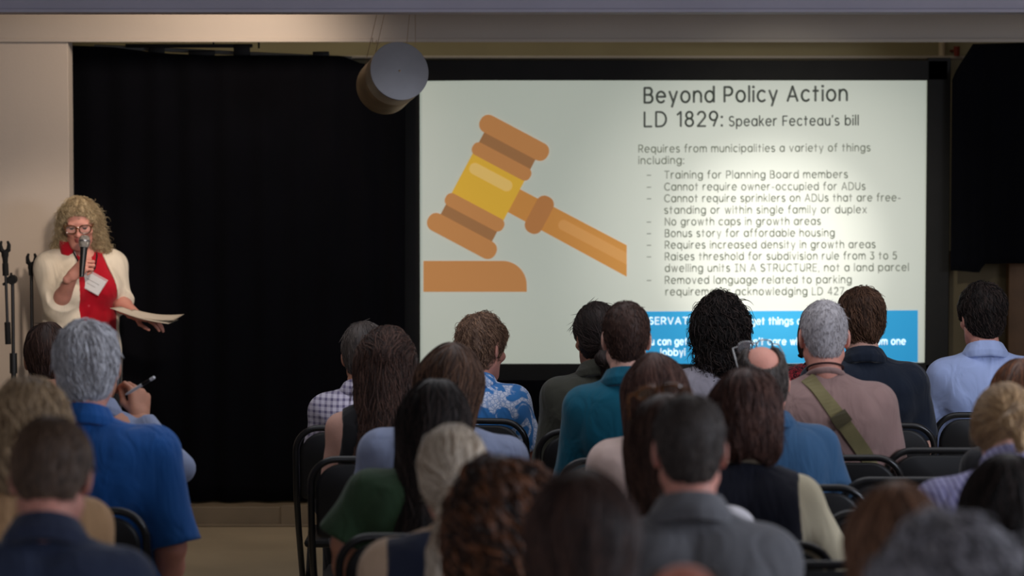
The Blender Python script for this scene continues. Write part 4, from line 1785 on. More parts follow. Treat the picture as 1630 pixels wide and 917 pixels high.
# ---------------------------------------------------------------- the audience
HM = {
    'black': hair_mat('hair_black', (20, 17, 17), (66, 54, 50), 0.5, 0.18),
    'darkbrown': hair_mat('hair_dark_brown', (34, 25, 23), (92, 66, 56), 0.5, 0.18),
    'brown': hair_mat('hair_brown', (44, 30, 24), (108, 78, 60), 0.5, 0.22),
    'chestnut': hair_mat('hair_chestnut', (46, 29, 26), (108, 76, 66), 0.5, 0.22),
    'auburn': hair_mat('hair_auburn', (34, 22, 17), (150, 96, 64), 0.45),
    'ginger': hair_mat('hair_ginger_brown', (74, 54, 44), (168, 132, 106), 0.5),
    'blond': hair_mat('hair_blond', (124, 94, 66), (222, 186, 142), 0.42),
    'ashblond': hair_mat('hair_ash_blond', (108, 86, 64), (214, 184, 146), 0.42),
    'palblond': hair_mat('hair_pale_blond', (140, 116, 92), (238, 224, 204), 0.42),
    'white': hair_mat('hair_white', (132, 130, 134), (228, 228, 234), 0.5),
    'grey': hair_mat('hair_grey', (128, 122, 124), (206, 202, 206), 0.55),
    'silver': hair_mat('hair_silver_dark', (46, 43, 46), (182, 178, 184), 0.5),
    'saltbrown': hair_mat('hair_grey_brown', (40, 34, 33), (104, 94, 88), 0.5),
    'lightbrown': hair_mat('hair_light_brown', (58, 44, 36), (112, 88, 70), 0.5),
    'warmbrown': hair_mat('hair_warm_brown', (62, 42, 32), (158, 116, 90), 0.5, 0.22),
    'speaker': hair_mat('hair_curly_blond_grey', (132, 108, 78), (232, 212, 172), 0.45),
}
C_WHITE = cloth('cloth_white', (206, 202, 206))
C_NAVY = cloth('cloth_navy', (46, 54, 76))
C_BLUE = cloth('cloth_royal_blue', (30, 84, 152))
C_DENIMC = cloth('cloth_dark_denim', (46, 52, 72))
C_TEAL = cloth('cloth_teal', (8, 82, 104))
C_OLIVE = cloth('cloth_dark_olive', (54, 54, 46))
C_GREY = cloth('cloth_light_grey', (142, 138, 148))
C_GREYD = cloth('cloth_stone_grey', (104, 104, 108))
C_TAUPE = cloth('cloth_taupe', (138, 112, 108))
C_INK = cloth('cloth_ink_navy', (20, 28, 42))
C_SKY = cloth('cloth_pale_blue', (160, 176, 218))
C_CHAMB = cloth('cloth_chambray', (132, 142, 170))
C_DENIM = cloth('cloth_blue_denim', (50, 84, 118))
C_GREEN = cloth('cloth_green', (48, 70, 48))
C_BLACK = cloth('cloth_black', (22, 21, 24))
C_CREAM = cloth('cloth_cream', (206, 196, 168))
C_VEST = cloth('cloth_vest_navy', (28, 30, 42))
C_TAN = cloth('cloth_tan', (180, 142, 104))
C_PINKW = cloth('cloth_pinkish_white', (206, 182, 174))
C_BEIGE = cloth('cloth_beige', (206, 178, 152))
C_CHECK = checked_cloth('cloth_small_check', (196, 190, 206), (104, 96, 126), 0.022)
C_STRIPE = striped_cloth('cloth_lavender_stripe', (168, 166, 206), (124, 120, 168), 0.016)
C_FLORAL = floral_cloth('cloth_floral', (56, 120, 186), (206, 214, 236), 13, 0.46, 0.52, 70)
C_LACE = floral_cloth('cloth_red_pattern', (38, 14, 18), (150, 38, 48), 60, 0.45, 0.55, 90)

R1, R2, R3, R4, R5, R6 = 10.4, 9.45, 8.6, 7.75, 6.9, 6.05
P = []


def person(**k):
    k['seed'] = len(P) + 11
    if k.get('hair'):
        k['hair'][1].setdefault('seed', len(P) * 3 + 1)
    P.append(k)


# ---- row nearest the screen, left to right
person(px=76, top=513, d=10.05, skin='olive', head=(10, 4, 0), hair_top=0.016, label='dark-haired person in black, seated just left of the white-haired man',
       short='dark-haired person in black', shirt=dict(mat=C_BLACK, sleeve=0.8, collar='crew'),
       hair=('crop', dict(t=0.018, n=900, L=0.035, r=0.0013, rough=0.004), HM['darkbrown']))
person(px=577, top=511, d=10.35, skin='tan', head=(6, -12, 0), hair_top=0.012, wf=0.9, label='man in a small-check shirt, half hidden behind the woman in a black tank top',
       short='man in the small-check shirt', shirt=dict(mat=C_CHECK, sleeve=0.85, collar='fold'),
       hair=('crop', dict(t=0.013, n=900, L=0.03, r=0.0012), HM['saltbrown']), lean=8)
person(px=760, top=497, d=10.55, skin='rosy', head=(8, -24, 0), hair_top=0.016, wf=0.96, label='curly ginger-haired man in a blue and white floral shirt',
       short='man in the floral shirt', shirt=dict(mat=C_FLORAL, sleeve=0.85, collar='fold', loose=0.012, t=0.016),
       hair=('full', dict(t=0.015, n=1500, L=0.05, r=0.0013, curl=0.006, wl=0.03, rough=0.008, low=-0.09, fly=0.02, stray=0.15, steps=12), HM['ginger']), yaw=-8)
person(px=953, top=478, d=10.25, skin='olive', female=True, head=(4, 14, 0), hair_top=0.020, wf=0.98, label='person with pinned-up black hair in a dark olive shirt, behind the man in teal',
       short='person in the dark olive shirt', shirt=dict(mat=C_OLIVE, sleeve=1.6, collar='fold', loose=0.012, t=0.016), lean=8,
       hair=('knot', dict(t=0.018, tz=-0.06, n=1100, L=0.07, r=0.0011, stray=0.15, fly=0.03), HM['black']))
person(px=1147, top=461, d=10.55, skin='fair', head=(6, 4, 0), hair_top=0.030, wf=0.86, label='person with tousled black wavy hair and a light grey shirt',
       short='person with tousled black hair', shirt=dict(mat=C_GREY, sleeve=0.9, collar='fold', loose=0.012, t=0.015),
       hair=('curly', dict(t=0.024, len=0.115, side=0.042, sr=0.052, sr2=0.040, n=2400, L=0.10, r=0.0017, curl=0.009, wl=0.06, rough=0.011, freq=48, stray=0.22, fly=0.045,
                           steps=14, jit=0.5, base_tone=0.05, tone_pow=2.5), HM['black']))
person(px=1374, top=456, d=10.42, skin='fair', head=(6, 8, 0), hair_top=0.017, wf=1.14, depth=1.1, fat=1.12, label='brown wavy-haired man in a dark navy polo shirt before the screen edge',
       short='man in the dark navy polo', shirt=dict(mat=C_INK, sleeve=0.85, collar='fold', loose=0.012, t=0.016), lean=6,
       hair=('full', dict(t=0.016, n=1700, L=0.055, r=0.0014, curl=0.005, wl=0.045, rough=0.008, low=-0.105, stray=0.08), HM['brown']))
person(px=1566, top=446, d=10.75, skin='rosy', head=(6, 10, 0), hair_top=0.022, wf=1.02, label='dark-haired man in a pale blue shirt right of the screen',
       short='man in the pale blue shirt', shirt=dict(mat=C_SKY, sleeve=1.7, collar='fold', loose=0.010, t=0.015, amp=0.005), lean=3,
       hair=('crop', dict(t=0.017, n=1500, L=0.045, r=0.0016, curl=0.005, wl=0.04, rough=0.007, tone_pow=1.6), HM['black']))
person(px=1304, top=482, d=11.2, skin='tan', female=True, head=(10, 0, 0), hair_top=0.012, wf=1.22, label='person in dark red patterned top, mostly hidden behind the grey crew-cut man',
       short='person in the red patterned top', shirt=dict(mat=C_LACE, sleeve=1.4, collar='crew'), lean=3,
       hair=('bob', dict(t=0.010, n=300, L=0.08, r=0.002, low=-0.09), HM['black']))
# ---- second row
person(px=611, top=518, d=R2, skin='fair', female=True, head=(8, -10, 3), hair_top=0.022, wf=0.98, fat=0.95, label='woman in black tank top with half-tied dark hair',
       short='woman in the black tank top', shirt=dict(mat=C_BLACK, tank=True, t=0.010, neck_r=0.066), lean=10,
       hair=('halfup', dict(t=0.022, len=0.38, wd=0.055, bx=0.03, n=2200, L=0.20, r=0.0015, curl=0.003, wl=0.12, steps=14, stray=0.05, fly=0.02, tone_pow=1.7), HM['darkbrown']))
person(px=997, top=478, d=9.35, skin='fair', head=(5, 0, 0), hair_top=0.012, wf=0.96, label='short-haired man in a dark teal collared shirt',
       short='man in the teal shirt', shirt=dict(mat=C_TEAL, sleeve=1.6, collar='fold', loose=0.012, t=0.016, amp=0.005), lean=3,
       hair=('crop', dict(t=0.011, n=2200, L=0.014, r=0.0010, steps=5, rough=0.001, lift=0.003, jit=0.5), HM['darkbrown']))
person(px=1312, top=477, d=R2, skin='rosy', head=(6, 0, 0), hair_top=0.008, wf=1.16, depth=1.2, fat=1.12, hs=1.0, hx=0.95, label='grey crew-cut man in taupe T-shirt with an olive strap across his back',
       short='man with the olive strap', shirt=dict(mat=C_TAUPE, sleeve=0.85, collar='crew', loose=0.012, t=0.014, amp=0.004), lean=5, key='strap',
       hair=('crop', dict(t=0.007, n=2400, L=0.012, r=0.0009, steps=5, rough=0.001, lift=0.003, jit=0.6, base_tone=0.5), HM['grey']))
# ---- third row
person(px=152, top=522, d=9.1, skin='tan', head=(10, 0, 0), fat=0.85, hair_top=0.012, label='person in a pale blue sleeve raising a pen, hidden behind the white-haired man',
       short='person raising a pen', shirt=dict(mat=C_CHAMB, sleeve=1.88, collar='fold', loose=0.002, t=0.007), lean=3, key='pen',
       hair=('crop', dict(t=0.012, n=300, L=0.03, r=0.0016), HM['brown']))
person(px=712, top=544, d=R3, skin='fair', female=True, head=(10, 0, 4), hair_top=0.022, wf=1.30, label='brown-haired woman in a chambray shirt behind the floral-shirted man',
       short='woman in the chambray shirt', shirt=dict(mat=C_CHAMB, sleeve=1.0, collar='fold', loose=0.014), lean=8, side=3,
       hair=('long', dict(t=0.022, len=0.24, n=1500, L=0.16, r=0.0016, tone_pow=1.3), HM['brown']))
person(px=1045, top=560, d=8.4, skin='fair', female=True, head=(10, -8, -4), hair_top=0.016, wf=0.92, label='woman with straight dark brown hair and a pinkish white blouse',
       short='woman in the pinkish white blouse', shirt=dict(mat=C_PINKW, sleeve=1.5, collar='crew', loose=0.014, amp=0.006), lean=8, side=3,
       hair=('long', dict(t=0.016, len=0.27, wd=0.045, n=1600, L=0.16, r=0.0013, part=0.01, tone_pow=1.4), HM['chestnut']))
person(px=1216, top=546, d=8.75, skin='rosy', head=(3, 8, 0), hair_top=0.010, wf=0.98, depth=1.05, label='balding man with glasses pushed up on his head, in blue denim',
       short='balding man in blue denim', shirt=dict(mat=C_DENIM, sleeve=0.95, collar='fold', loose=0.012, t=0.015), lean=10, key='glasses_man', side=-6,
       hair=('balding', dict(t=0.012, n=1300, L=0.03, r=0.0012, jit=0.4), HM['saltbrown']))
person(px=1626, top=570, d=R3, skin='fair', female=True, head=(12, 0, 0), hair_top=0.02, label='reddish-brown haired person at the right edge behind the blonde bun',
       short='reddish-brown haired person', shirt=dict(mat=C_BLACK, sleeve=0.9, collar='crew'), lean=6,
       hair=('bob', dict(t=0.020, n=900, L=0.08, r=0.0015, low=-0.08), HM['auburn']))
# ---- fourth row
person(px=141, top=506, d=8.2, skin='rosy', head=(6, 6, -3), hair_top=0.024, wf=1.34, depth=1.12, fat=1.15, hs=1.05, hx=0.96, label='white-haired man in a royal blue polo shirt',
       short='white-haired man in the blue polo', shirt=dict(mat=C_BLUE, sleeve=0.98, collar='fold', loose=0.018, t=0.016, amp=0.006), lean=4, side=2,
       joints={'elR': (0.262, -0.03, 0.715), 'wrR': (0.225, 0.13, 0.52)},
       hair=('full', dict(t=0.020, n=2200, L=0.06, r=0.0017, curl=0.004, wl=0.07, rough=0.006, low=-0.165, base_tone=0.45, jit=0.35), HM['white']))
person(px=690, top=600, d=R4, skin='tan', female=True, head=(12, 0, 2), hair_top=0.018, wf=1.12, fat=1.05, depth=1.05, label='woman with long straight black hair and a dark green T-shirt',
       short='woman in the dark green T-shirt', shirt=dict(mat=C_GREEN, sleeve=0.98, collar='crew', loose=0.018, t=0.015, amp=0.006), lean=10, side=2,
       joints={'elL': (-0.225, -0.01, 0.79), 'wrL': (-0.20, 0.14, 0.60)},
       hair=('long', dict(t=0.018, len=0.40, wd=0.05, n=2000, L=0.24, r=0.0014, tone_pow=2.2, base_tone=0.1, steps=12), HM['black']))
person(px=1185, top=585, d=7.6, skin='fair', female=True, head=(10, -4, 0), hair_top=0.028, wf=1.02, label='woman with chestnut bob in a dark vest over cream sleeves',
       short='woman in the dark vest', shirt=dict(mat=C_CREAM, sleeve=1.7, collar='crew', loose=0.014, t=0.014, amp=0.005), lean=8, side=2,
       over=dict(mat=C_VEST, name='vest', tank=True, neck_r=0.085), joints={'elR': (0.245, -0.02, 0.77), 'wrR': (0.19, 0.2, 0.66)},
       hair=('bob', dict(t=0.032, n=2200, L=0.10, r=0.0016, curl=0.003, wl=0.09, low=-0.12, rough=0.005, tone_pow=1.3), HM['chestnut']))
person(px=1600, top=613, d=7.2, skin='fair', female=True, head=(34, -6, 0), hair_top=0.018, wf=1.24, label='blonde woman with low bun in a lavender striped shirt at right',
       short='blonde woman with the low bun', shirt=dict(mat=C_STRIPE, sleeve=1.6, collar='fold', loose=0.016, amp=0.006), lean=22,
       hair=('knot', dict(t=0.020, tz=-0.075, tx=0.025, n=1800, L=0.09, r=0.0013), HM['blond']))
# ---- fifth row
person(px=46, top=600, d=6.7, skin='tan', female=True, head=(18, 0, 0), hair_top=0.026, wf=0.98, label='woman with wavy ash blonde hair in a tan cardigan at far left',
       short='ash blonde woman', shirt=dict(mat=C_TAN, sleeve=1.6, collar='crew', loose=0.014), lean=14,
       hair=('bob', dict(t=0.028, n=1700, L=0.11, r=0.0018, curl=0.006, wl=0.07, low=-0.17, rough=0.006), HM['ashblond']))
person(px=1066, top=627, d=6.84, skin='fair', female=True, head=(10, 0, -6), hair_top=0.016, wf=1.02, label='woman with sunglasses on her long dark hair, behind the short-haired man in grey',
       short='woman with sunglasses on her hair', shirt=dict(mat=C_WHITE, sleeve=0.9, collar='crew', loose=0.012), lean=6, key='sunglasses',
       hair=('long', dict(t=0.016, len=0.36, wd=0.055, bx=-0.03, n=1600, L=0.20, r=0.0016, tone_pow=1.6), HM['darkbrown']))
person(px=722, top=674, d=R5 - 0.3, skin='fair', female=True, head=(10, 0, 0), hair_top=0.018, wf=1.12, label='pale blonde woman with a low ponytail and a beige top',
       short='blonde woman with the ponytail', shirt=dict(mat=C_BEIGE, sleeve=1.6, collar='crew', loose=0.014), lean=9, side=-2,
       over=dict(mat=C_DENIMC, name='pinafore', tank=True, neck_r=0.17),
       hair=('ponytail', dict(t=0.018, tz=-0.05, len=0.28, bx=-0.06, n=2000, L=0.10, r=0.0016, base_tone=0.4), HM['palblond']))
person(px=1606, top=719, d=R6, skin='tan', female=True, head=(10, 0, 0), hair_top=0.024, wf=1.02, label='black-haired person seated low in front of the blonde bun',
       short='black-haired person at the right', shirt=dict(mat=C_BLACK, sleeve=0.9, collar='crew'), lean=10,
       hair=('long', dict(t=0.024, len=0.26, wd=0.065, n=1500, L=0.16, r=0.0018, tone_pow=2.2, base_tone=0.1), HM['black']))
# ---- sixth row and nearer
person(px=80, top=663, d=5.75, skin='rosy', head=(22, 2, 0), hair_top=0.014, wf=1.06, hs=0.98, hx=0.95, label='short brown-haired person in a navy T-shirt at lower left',
       short='person in the navy T-shirt', shirt=dict(mat=C_NAVY, sleeve=0.9, collar='fold', collar_mat=C_DENIMC, loose=0.014, t=0.014), lean=12, res=0.010, sres=0.008,
       hair=('crop', dict(t=0.014, n=2600, L=0.04, r=0.0014, rough=0.003, jit=0.3), HM['lightbrown']))
person(px=1098, top=628, d=5.95, skin='rosy', head=(8, 0, 0), hair_top=0.008, wf=1.10, hs=0.95, label='man with short grey-brown hair in a stone grey collared shirt, centre foreground',
       short='man in the stone grey shirt', shirt=dict(mat=C_GREYD, sleeve=0.95, collar='fold', loose=0.014, t=0.015), lean=4, res=0.010, sres=0.008,
       hair=('crop', dict(t=0.010, n=3000, L=0.016, r=0.0011, steps=5, rough=0.001, lift=0.003, jit=0.5), HM['saltbrown']))
person(px=800, top=706, d=R6 - 0.25, skin='fair', female=True, head=(8, 0, 0), hair_top=0.045, wf=1.0, label='woman with a big head of curly auburn hair, lower centre',
       short='woman with curly auburn hair', shirt=dict(mat=C_OLIVE, sleeve=0.9, collar='crew'), lean=6,
       hair=('curly', dict(t=0.030, len=0.30, side=0.048, sr=0.054, sr2=0.046, n=2400, L=0.16, r=0.0030, curl=0.013, wl=0.055, rough=0.013, freq=50, steps=22, stray=0.12, fly=0.03,
                           base_tone=0.05, tone_pow=2.6), HM['auburn']))
person(px=926, top=742, d=4.95, skin='fair', female=True, head=(8, 0, 0), hair_top=0.014, wf=1.0, label='woman with smooth long dark brown hair, lower centre beside auburn curls',
       short='woman with smooth long dark hair', shirt=dict(mat=C_BLACK, sleeve=0.9, collar='crew'), lean=6,
       hair=('long', dict(t=0.014, len=0.36, wd=0.042, n=2400, L=0.22, r=0.0013, tone_pow=1.8, base_tone=0.15), HM['darkbrown']))
person(px=1428, top=758, d=5.2, skin='fair', female=True, head=(10, 0, 0), hair_top=0.020, wf=1.0, label='woman with warm brown shoulder-length hair at lower right',
       short='brown-haired woman at lower right', shirt=dict(mat=C_OLIVE, sleeve=0.9, collar='crew'), lean=8,
       hair=('long', dict(t=0.012, len=0.26, wd=0.06, n=2000, L=0.18, r=0.0014, tone_pow=1.3), HM['warmbrown']))
person(px=1512, top=803, d=4.34, skin='fair', female=True, head=(8, 0, 0), hair_top=0.045, wf=1.0, label='person with big curly grey and black hair in the bottom right corner',
       short='person with curly grey hair', shirt=dict(mat=C_BLACK, sleeve=0.9, collar='crew'), lean=6,
       hair=('curly', dict(t=0.034, len=0.12, side=0.055, n=2200, L=0.10, r=0.0024, curl=0.012, wl=0.05, rough=0.013, freq=55, steps=16, stray=0.15, fly=0.03,
                           base_tone=0.2), HM['silver']))
person(px=1090, top=893, d=4.15, skin='ruddy', head=(10, 0, 0), hair_top=0.006, wf=1.05, label='bald person whose reddish crown just shows at the bottom edge',
       short='bald person at the bottom edge', shirt=dict(mat=C_NAVY, sleeve=0.9, collar='crew'), lean=6,
       hair=('balding', dict(t=0.008, n=700, L=0.02, r=0.0012), HM['saltbrown']))

# hidden raised hand with the pen: joints given as places in the hall
for k in P:
    if k.get('key') == 'pen':
        k['world_joints'] = {'elR': at(287, 746, 8.9), 'wrR': at(222, 664, 9.08)}
        k['handR'] = ('pen', (-0.05, 0.35, 0.92), (0.75, -0.75, 0.25))

BUILT = {}
for k in P:
    pr = Person(k).build()
    if k.get('key'):
        BUILT[k['key']] = pr

# pen in the raised hand
M_PEN = plain('pen_white', (214, 214, 220), rough=0.3, var=0.04)
M_PENB = plain('pen_black', (22, 22, 24), rough=0.35, var=0.05)
q0, q1 = at(199, 629, 8.99), at(247, 600, 8.95)
pen = thing('pen', 'white and black pen in the raised hand by the white-haired man', 'pen', tuple(q0))
v = q1 - q0
MB().lathe([(0, 0), (0.0035, 0.006), (0.0052, 0.03), (0.0052, 0.10)], (0, 0, 0), v, 12).build('barrel', M_PEN, pen)
MB().lathe([(0.0053, 0.072), (0.0056, 0.073), (0.0056, 0.105), (0.005, 0.106)], (0, 0, 0), v, 12).build('grip', M_PENB, pen)
MB().lathe([(0.0052, 0.104), (0.0052, np.linalg.norm(v) - 0.004), (0, np.linalg.norm(v))], (0, 0, 0), v, 12).build('cap', M_PEN, pen)

# olive strap across the taupe back
M_STRAP = cloth('strap_webbing', (112, 104, 72), fold=0.1)
sm = BUILT['strap']


def on_back(x, z, off=0.004):
    """Point on the back of the shirt at local x, z."""
    p = np.array([[x, -0.6, z]])
    for _ in range(60):
        d_ = sm.shirt.pts(p)[0]
        p[0, 1] += max(min(d_, 0.03), -0.01) * 0.8
    g_ = sm.shirt.grad(p)[0]
    return p[0] + g_ * off, g_


Zs = sm.J['Z']
nS = 36
xa, za, xb, zb_ = -0.062, Zs(1.075), 0.215, Zs(0.70)
ctr = [on_back(xa + (xb - xa) * i / (nS - 1), za + (zb_ - za) * i / (nS - 1)) for i in range(nS)]
C_ = np.array([c[0] for c in ctr])
N_ = np.array([c[1] for c in ctr])
for _ in range(3):
    C_[1:-1] = (C_[:-2] + C_[1:-1] * 2 + C_[2:]) / 4
T_ = np.gradient(C_, axis=0)
T_ /= np.linalg.norm(T_, axis=1)[:, None]
B_ = np.cross(T_, N_)
B_ /= np.linalg.norm(B_, axis=1)[:, None]
hw = 0.024


def ribbon(i0, i1, w, t0, t1):
    V, Q = [], []
    for i in range(i0, i1):
        for a_, b_ in ((-w, t0), (w, t0), (w, t1), (-w, t1)):
            V.append(C_[i] + B_[i] * a_ + N_[i] * b_)
    n = i1 - i0
    for i in range(n - 1):
        for j in range(4):
            Q.append((i * 4 + j, i * 4 + (j + 1) % 4, (i + 1) * 4 + (j + 1) % 4, (i + 1) * 4 + j))
    Q += [(3, 2, 1, 0), tuple((n - 1) * 4 + j for j in range(4))]
    return np.array(V), np.array(Q)


V_, Q_ = ribbon(0, nS, hw, -0.004, 0.0025)
strap = link('strap', raw_mesh('strap', sm.place(V_), [Q_], M_STRAP, smooth=False), sm.root)
strap['label'] = 'olive webbing strap'
V_, Q_ = ribbon(11, 15, hw * 1.22, 0.002, 0.011)
link('buckle', raw_mesh('buckle', sm.place(V_), [Q_], plain('buckle_olive', (64, 58, 38), rough=0.4), smooth=False), strap)
# dark cord round his neck
nk = np.array(sm.J['neck'])
MB().tube([sm.place((nk + (0.060 * math.cos(t), 0.004 + 0.062 * math.sin(t), 0.018 - 0.30 * (0.062 * math.sin(t))))[None])[0]
           for t in np.linspace(0, 2 * math.pi, 28)[:-1]], 0.0035, 6, closed=True).build('neck_cord', plain('cord_dark', (52, 26, 26)), sm.root)


# glasses worn up on the hair
def glasses(pr, origin, pitch, frame_mat, lens_mat, wide=0.066, name='glasses', roll=0.0, lens_h=0.021, thick=0.0024):
    """Frame, bridge and temples in head coordinates; origin is the bridge."""
    R_ = rotm(pitch, 0, roll)
    o = np.array(origin, float)

    def tr(pts):
        return pr.head_place(o + np.asarray(pts, float) @ R_.T)
    fm = MB()
    lens = []
    for s in (-1, 1):
        loop = []
        for t in np.linspace(0, 2 * math.pi, 25)[:-1]:
            cx, cz = math.cos(t), math.sin(t)
            e = 2.6
            x = math.copysign(abs(cx) ** (2 / e), cx) * 0.027
            z = math.copysign(abs(cz) ** (2 / e), cz) * lens_h
            loop.append((s * 0.034 + x, -0.10 * (abs(s * 0.034 + x) / 0.07) ** 2 * 0.10, z))
        fm.tube(tr(loop), thick, 6, closed=True)
        lens.append(loop)
        fm.tube(tr([(s * 0.061, -0.008, 0.008), (s * wide, -0.016, 0.008), (s * (wide + 0.004), -0.070, 0.006), (s * (wide + 0.003), -0.118, -0.012)]), thick * 0.9, 6)
    fm.tube(tr([(-0.008, 0.0, 0.008), (0, 0.002, 0.011), (0.008, 0.0, 0.008)]), thick, 6)
    f = fm.build(name, frame_mat, pr.root)
    for loop in lens:
        c = np.mean(loop, 0)
        V = tr([c] + loop)
        n = len(loop)
        T = np.array([(0, 1 + i, 1 + (i + 1) % n) for i in range(n)])
        link('lens', raw_mesh('lens', V, [T], lens_mat, smooth=False), f)
    return f


def glass_mat(name, c, alpha):
    m, nt, b = new_mat(name)
    b.inputs['Base Color'].default_value = rgba(c)
    b.inputs['Roughness'].default_value = 0.05
    b.inputs['Alpha'].default_value = alpha
    b.inputs['Specular IOR Level'].default_value = 0.8
    return m


M_TORT = plain('tortoiseshell', (96, 58, 30), rough=0.25, var=0.5, scale=60, spec=0.6)
M_STEEL = plain('glasses_metal', (150, 150, 152), rough=0.25, metal=0.8, var=0.05)
M_LENS = glass_mat('clear_lens', (200, 205, 210), 0.22)
M_LENSD = glass_mat('tinted_lens', (110, 90, 70), 0.55)
glasses(BUILT['glasses_man'], (0, 0.042, 0.131), -40, M_STEEL, M_LENS, 0.080)
glasses(BUILT['sunglasses'], (0, 0.032, 0.156), -58, M_TORT, M_LENSD, 0.084, thick=0.004)

# ---------------------------------------------------------------- the speaker
SD = 12.95
C_CARD = cloth('cloth_white_cardigan', (222, 210, 190), fold=0.5)
C_RED = cloth('cloth_red_blouse', (172, 14, 34), fold=0.5)


class Speaker(Person):
    def __init__(self):
        self.s = dict(skin='rosy', seed=77, trousers='dark')
        self.female = True
        self.wf, self.fat, self.depth, self.bust, self.hs = 1.0, 0.95, 1.12, 1.1, 0.94
        self.hx = 1.0
        self.lean = math.radians(5)
        self.side = 0.0
        self.yaw = math.radians(180 + 24)
        self.hr = rotm(13, -20, 3)
        self.d = SD
        Z = lambda z: z
        J = {'Z': Z, 'wf': self.wf, 'k': 1.0, 'waist': 1.05,
             'pelvis': (0, -0.01, 0.875), 'belly': (0, 0.012, 1.02), 'chest': (0, -0.005, 1.185), 'neck': (0, -0.025, 1.355)}
        for s, n in ((1, 'R'), (-1, 'L')):
            J['sh' + n] = (s * 0.142, -0.015, 1.252)
            J['el' + n] = (s * 0.24, 0.0, 1.04)
            J['wr' + n] = (s * 0.2, 0.2, 1.0)
            J['hip' + n] = (s * 0.088, 0.0, 0.83)
            J['kn' + n] = (s * 0.10, 0.015, 0.46)
            J['an' + n] = (s * 0.105, -0.01, 0.095)
        self.J = J
        tgt = at(132, 352, SD)
        hb = self.bend(self.head_c()[None])[0]
        c, s = math.cos(self.yaw), math.sin(self.yaw)
        self.loc = np.array([tgt[0] - (c * hb[0] - s * hb[1]), SD - (s * hb[0] + c * hb[1]), 0.0])
        dz = tgt[2] - hb[2]
        for q, v in list(J.items()):
            if isinstance(v, tuple) and not q.startswith(('an', 'kn', 'hip')):
                J[q] = (v[0], v[1], v[2] + dz)
        self.k = 1.0

    def bend(self, V):
        V = np.asarray(V, float).copy()
        w = np.clip((V[:, 2] - 0.9) / 0.35, 0, 1)
        a = -self.lean * w
        y, z = V[:, 1], V[:, 2] - 0.95
        V[:, 1] = np.cos(a) * y - np.sin(a) * z
        V[:, 2] = np.sin(a) * y + np.cos(a) * z + 0.95
        return V


sk = Speaker()
sk.root = thing('person', 'curly-haired woman in white cardigan and red blouse speaking into a microphone', 'person', tuple(sk.loc))
J = sk.J
MIC0, MIC1 = at(130, 441, 12.66), at(134.5, 384, 12.70)      # handset tail and head
md = (MIC1 - MIC0) / np.linalg.norm(MIC1 - MIC0)
J['elR'] = tuple(sk.to_local(at(92, 490, 12.86)))
J['wrR'] = tuple(sk.to_local(at(116, 438, 12.70)))
J['elL'] = tuple(sk.to_local(at(186, 478, 13.00)))
J['wrL'] = tuple(sk.to_local(at(217, 502, 12.80)))


def loc_dir(v):
    c, s = math.cos(-sk.yaw), math.sin(-sk.yaw)
    v = np.asarray(v, float)
    return np.array([c * v[0] - s * v[1], s * v[0] + c * v[1], v[2]])


Vb, Qb = body_model(J, sk.wf, sk.fat, sk.depth, sk.bust).mesh(0.008)
Vs, Qs, Ms = [sk.place(Vb)], [Qb], [np.zeros(len(Qb), int)]
n = len(Vb)
hv, hq, hm = HEADS[True]
Vs.append(sk.head_place(hv))
Qs.append(hq + n)
Ms.append(hm)
n += len(hv)
# right hand: wrist below-left of the handset, knuckles up, back of the hand to the hall
hR = hand_at('grip', 1, J['wrR'], loc_dir((0.62, -0.05, 0.60)), loc_dir((-0.45, -0.78, 0.40)), 0.92)
hL = hand_at('sheet', -1, J['wrL'], loc_dir((0.86, -0.45, -0.10)), loc_dir((0.10, -0.35, 0.95)), 0.92)
for v, q in (hR, hL):
    Vs.append(sk.place(v))
    Qs.append(q + n)
    Ms.append(np.zeros(len(q), int))
    n += len(v)
link('body', raw_mesh('body', np.concatenate(Vs), [np.concatenate(Qs)], [SKINS['rosy'], M_LIP, M_EYE, M_IRIS], np.concatenate(Ms)), sk.root)

tm = Model()
p_ = np.array(J['pelvis'])
tm.u(ell(p_, (0.182 * sk.wf, 0.150, 0.14)), 0.03)
for nm in 'RL':
    hp, kn, an = (np.array(J[q + nm]) for q in ('hip', 'kn', 'an'))
    tm.u(cone(hp, kn, 0.105, 0.078), 0.03)
    tm.u(cone(kn, an + (0, 0, -0.03), 0.078, 0.070, 'end'), 0.03)
    V, Q = shoe_mb(J['an' + nm]).mesh(0.009)
    link('shoe', raw_mesh('shoe', sk.place(V), [Q], M_SHOE), sk.root)
V, Q = tm.mesh(0.012)
link('trousers', raw_mesh('trousers', sk.place(V), [Q], M_TROUSER['dark']), sk.root)

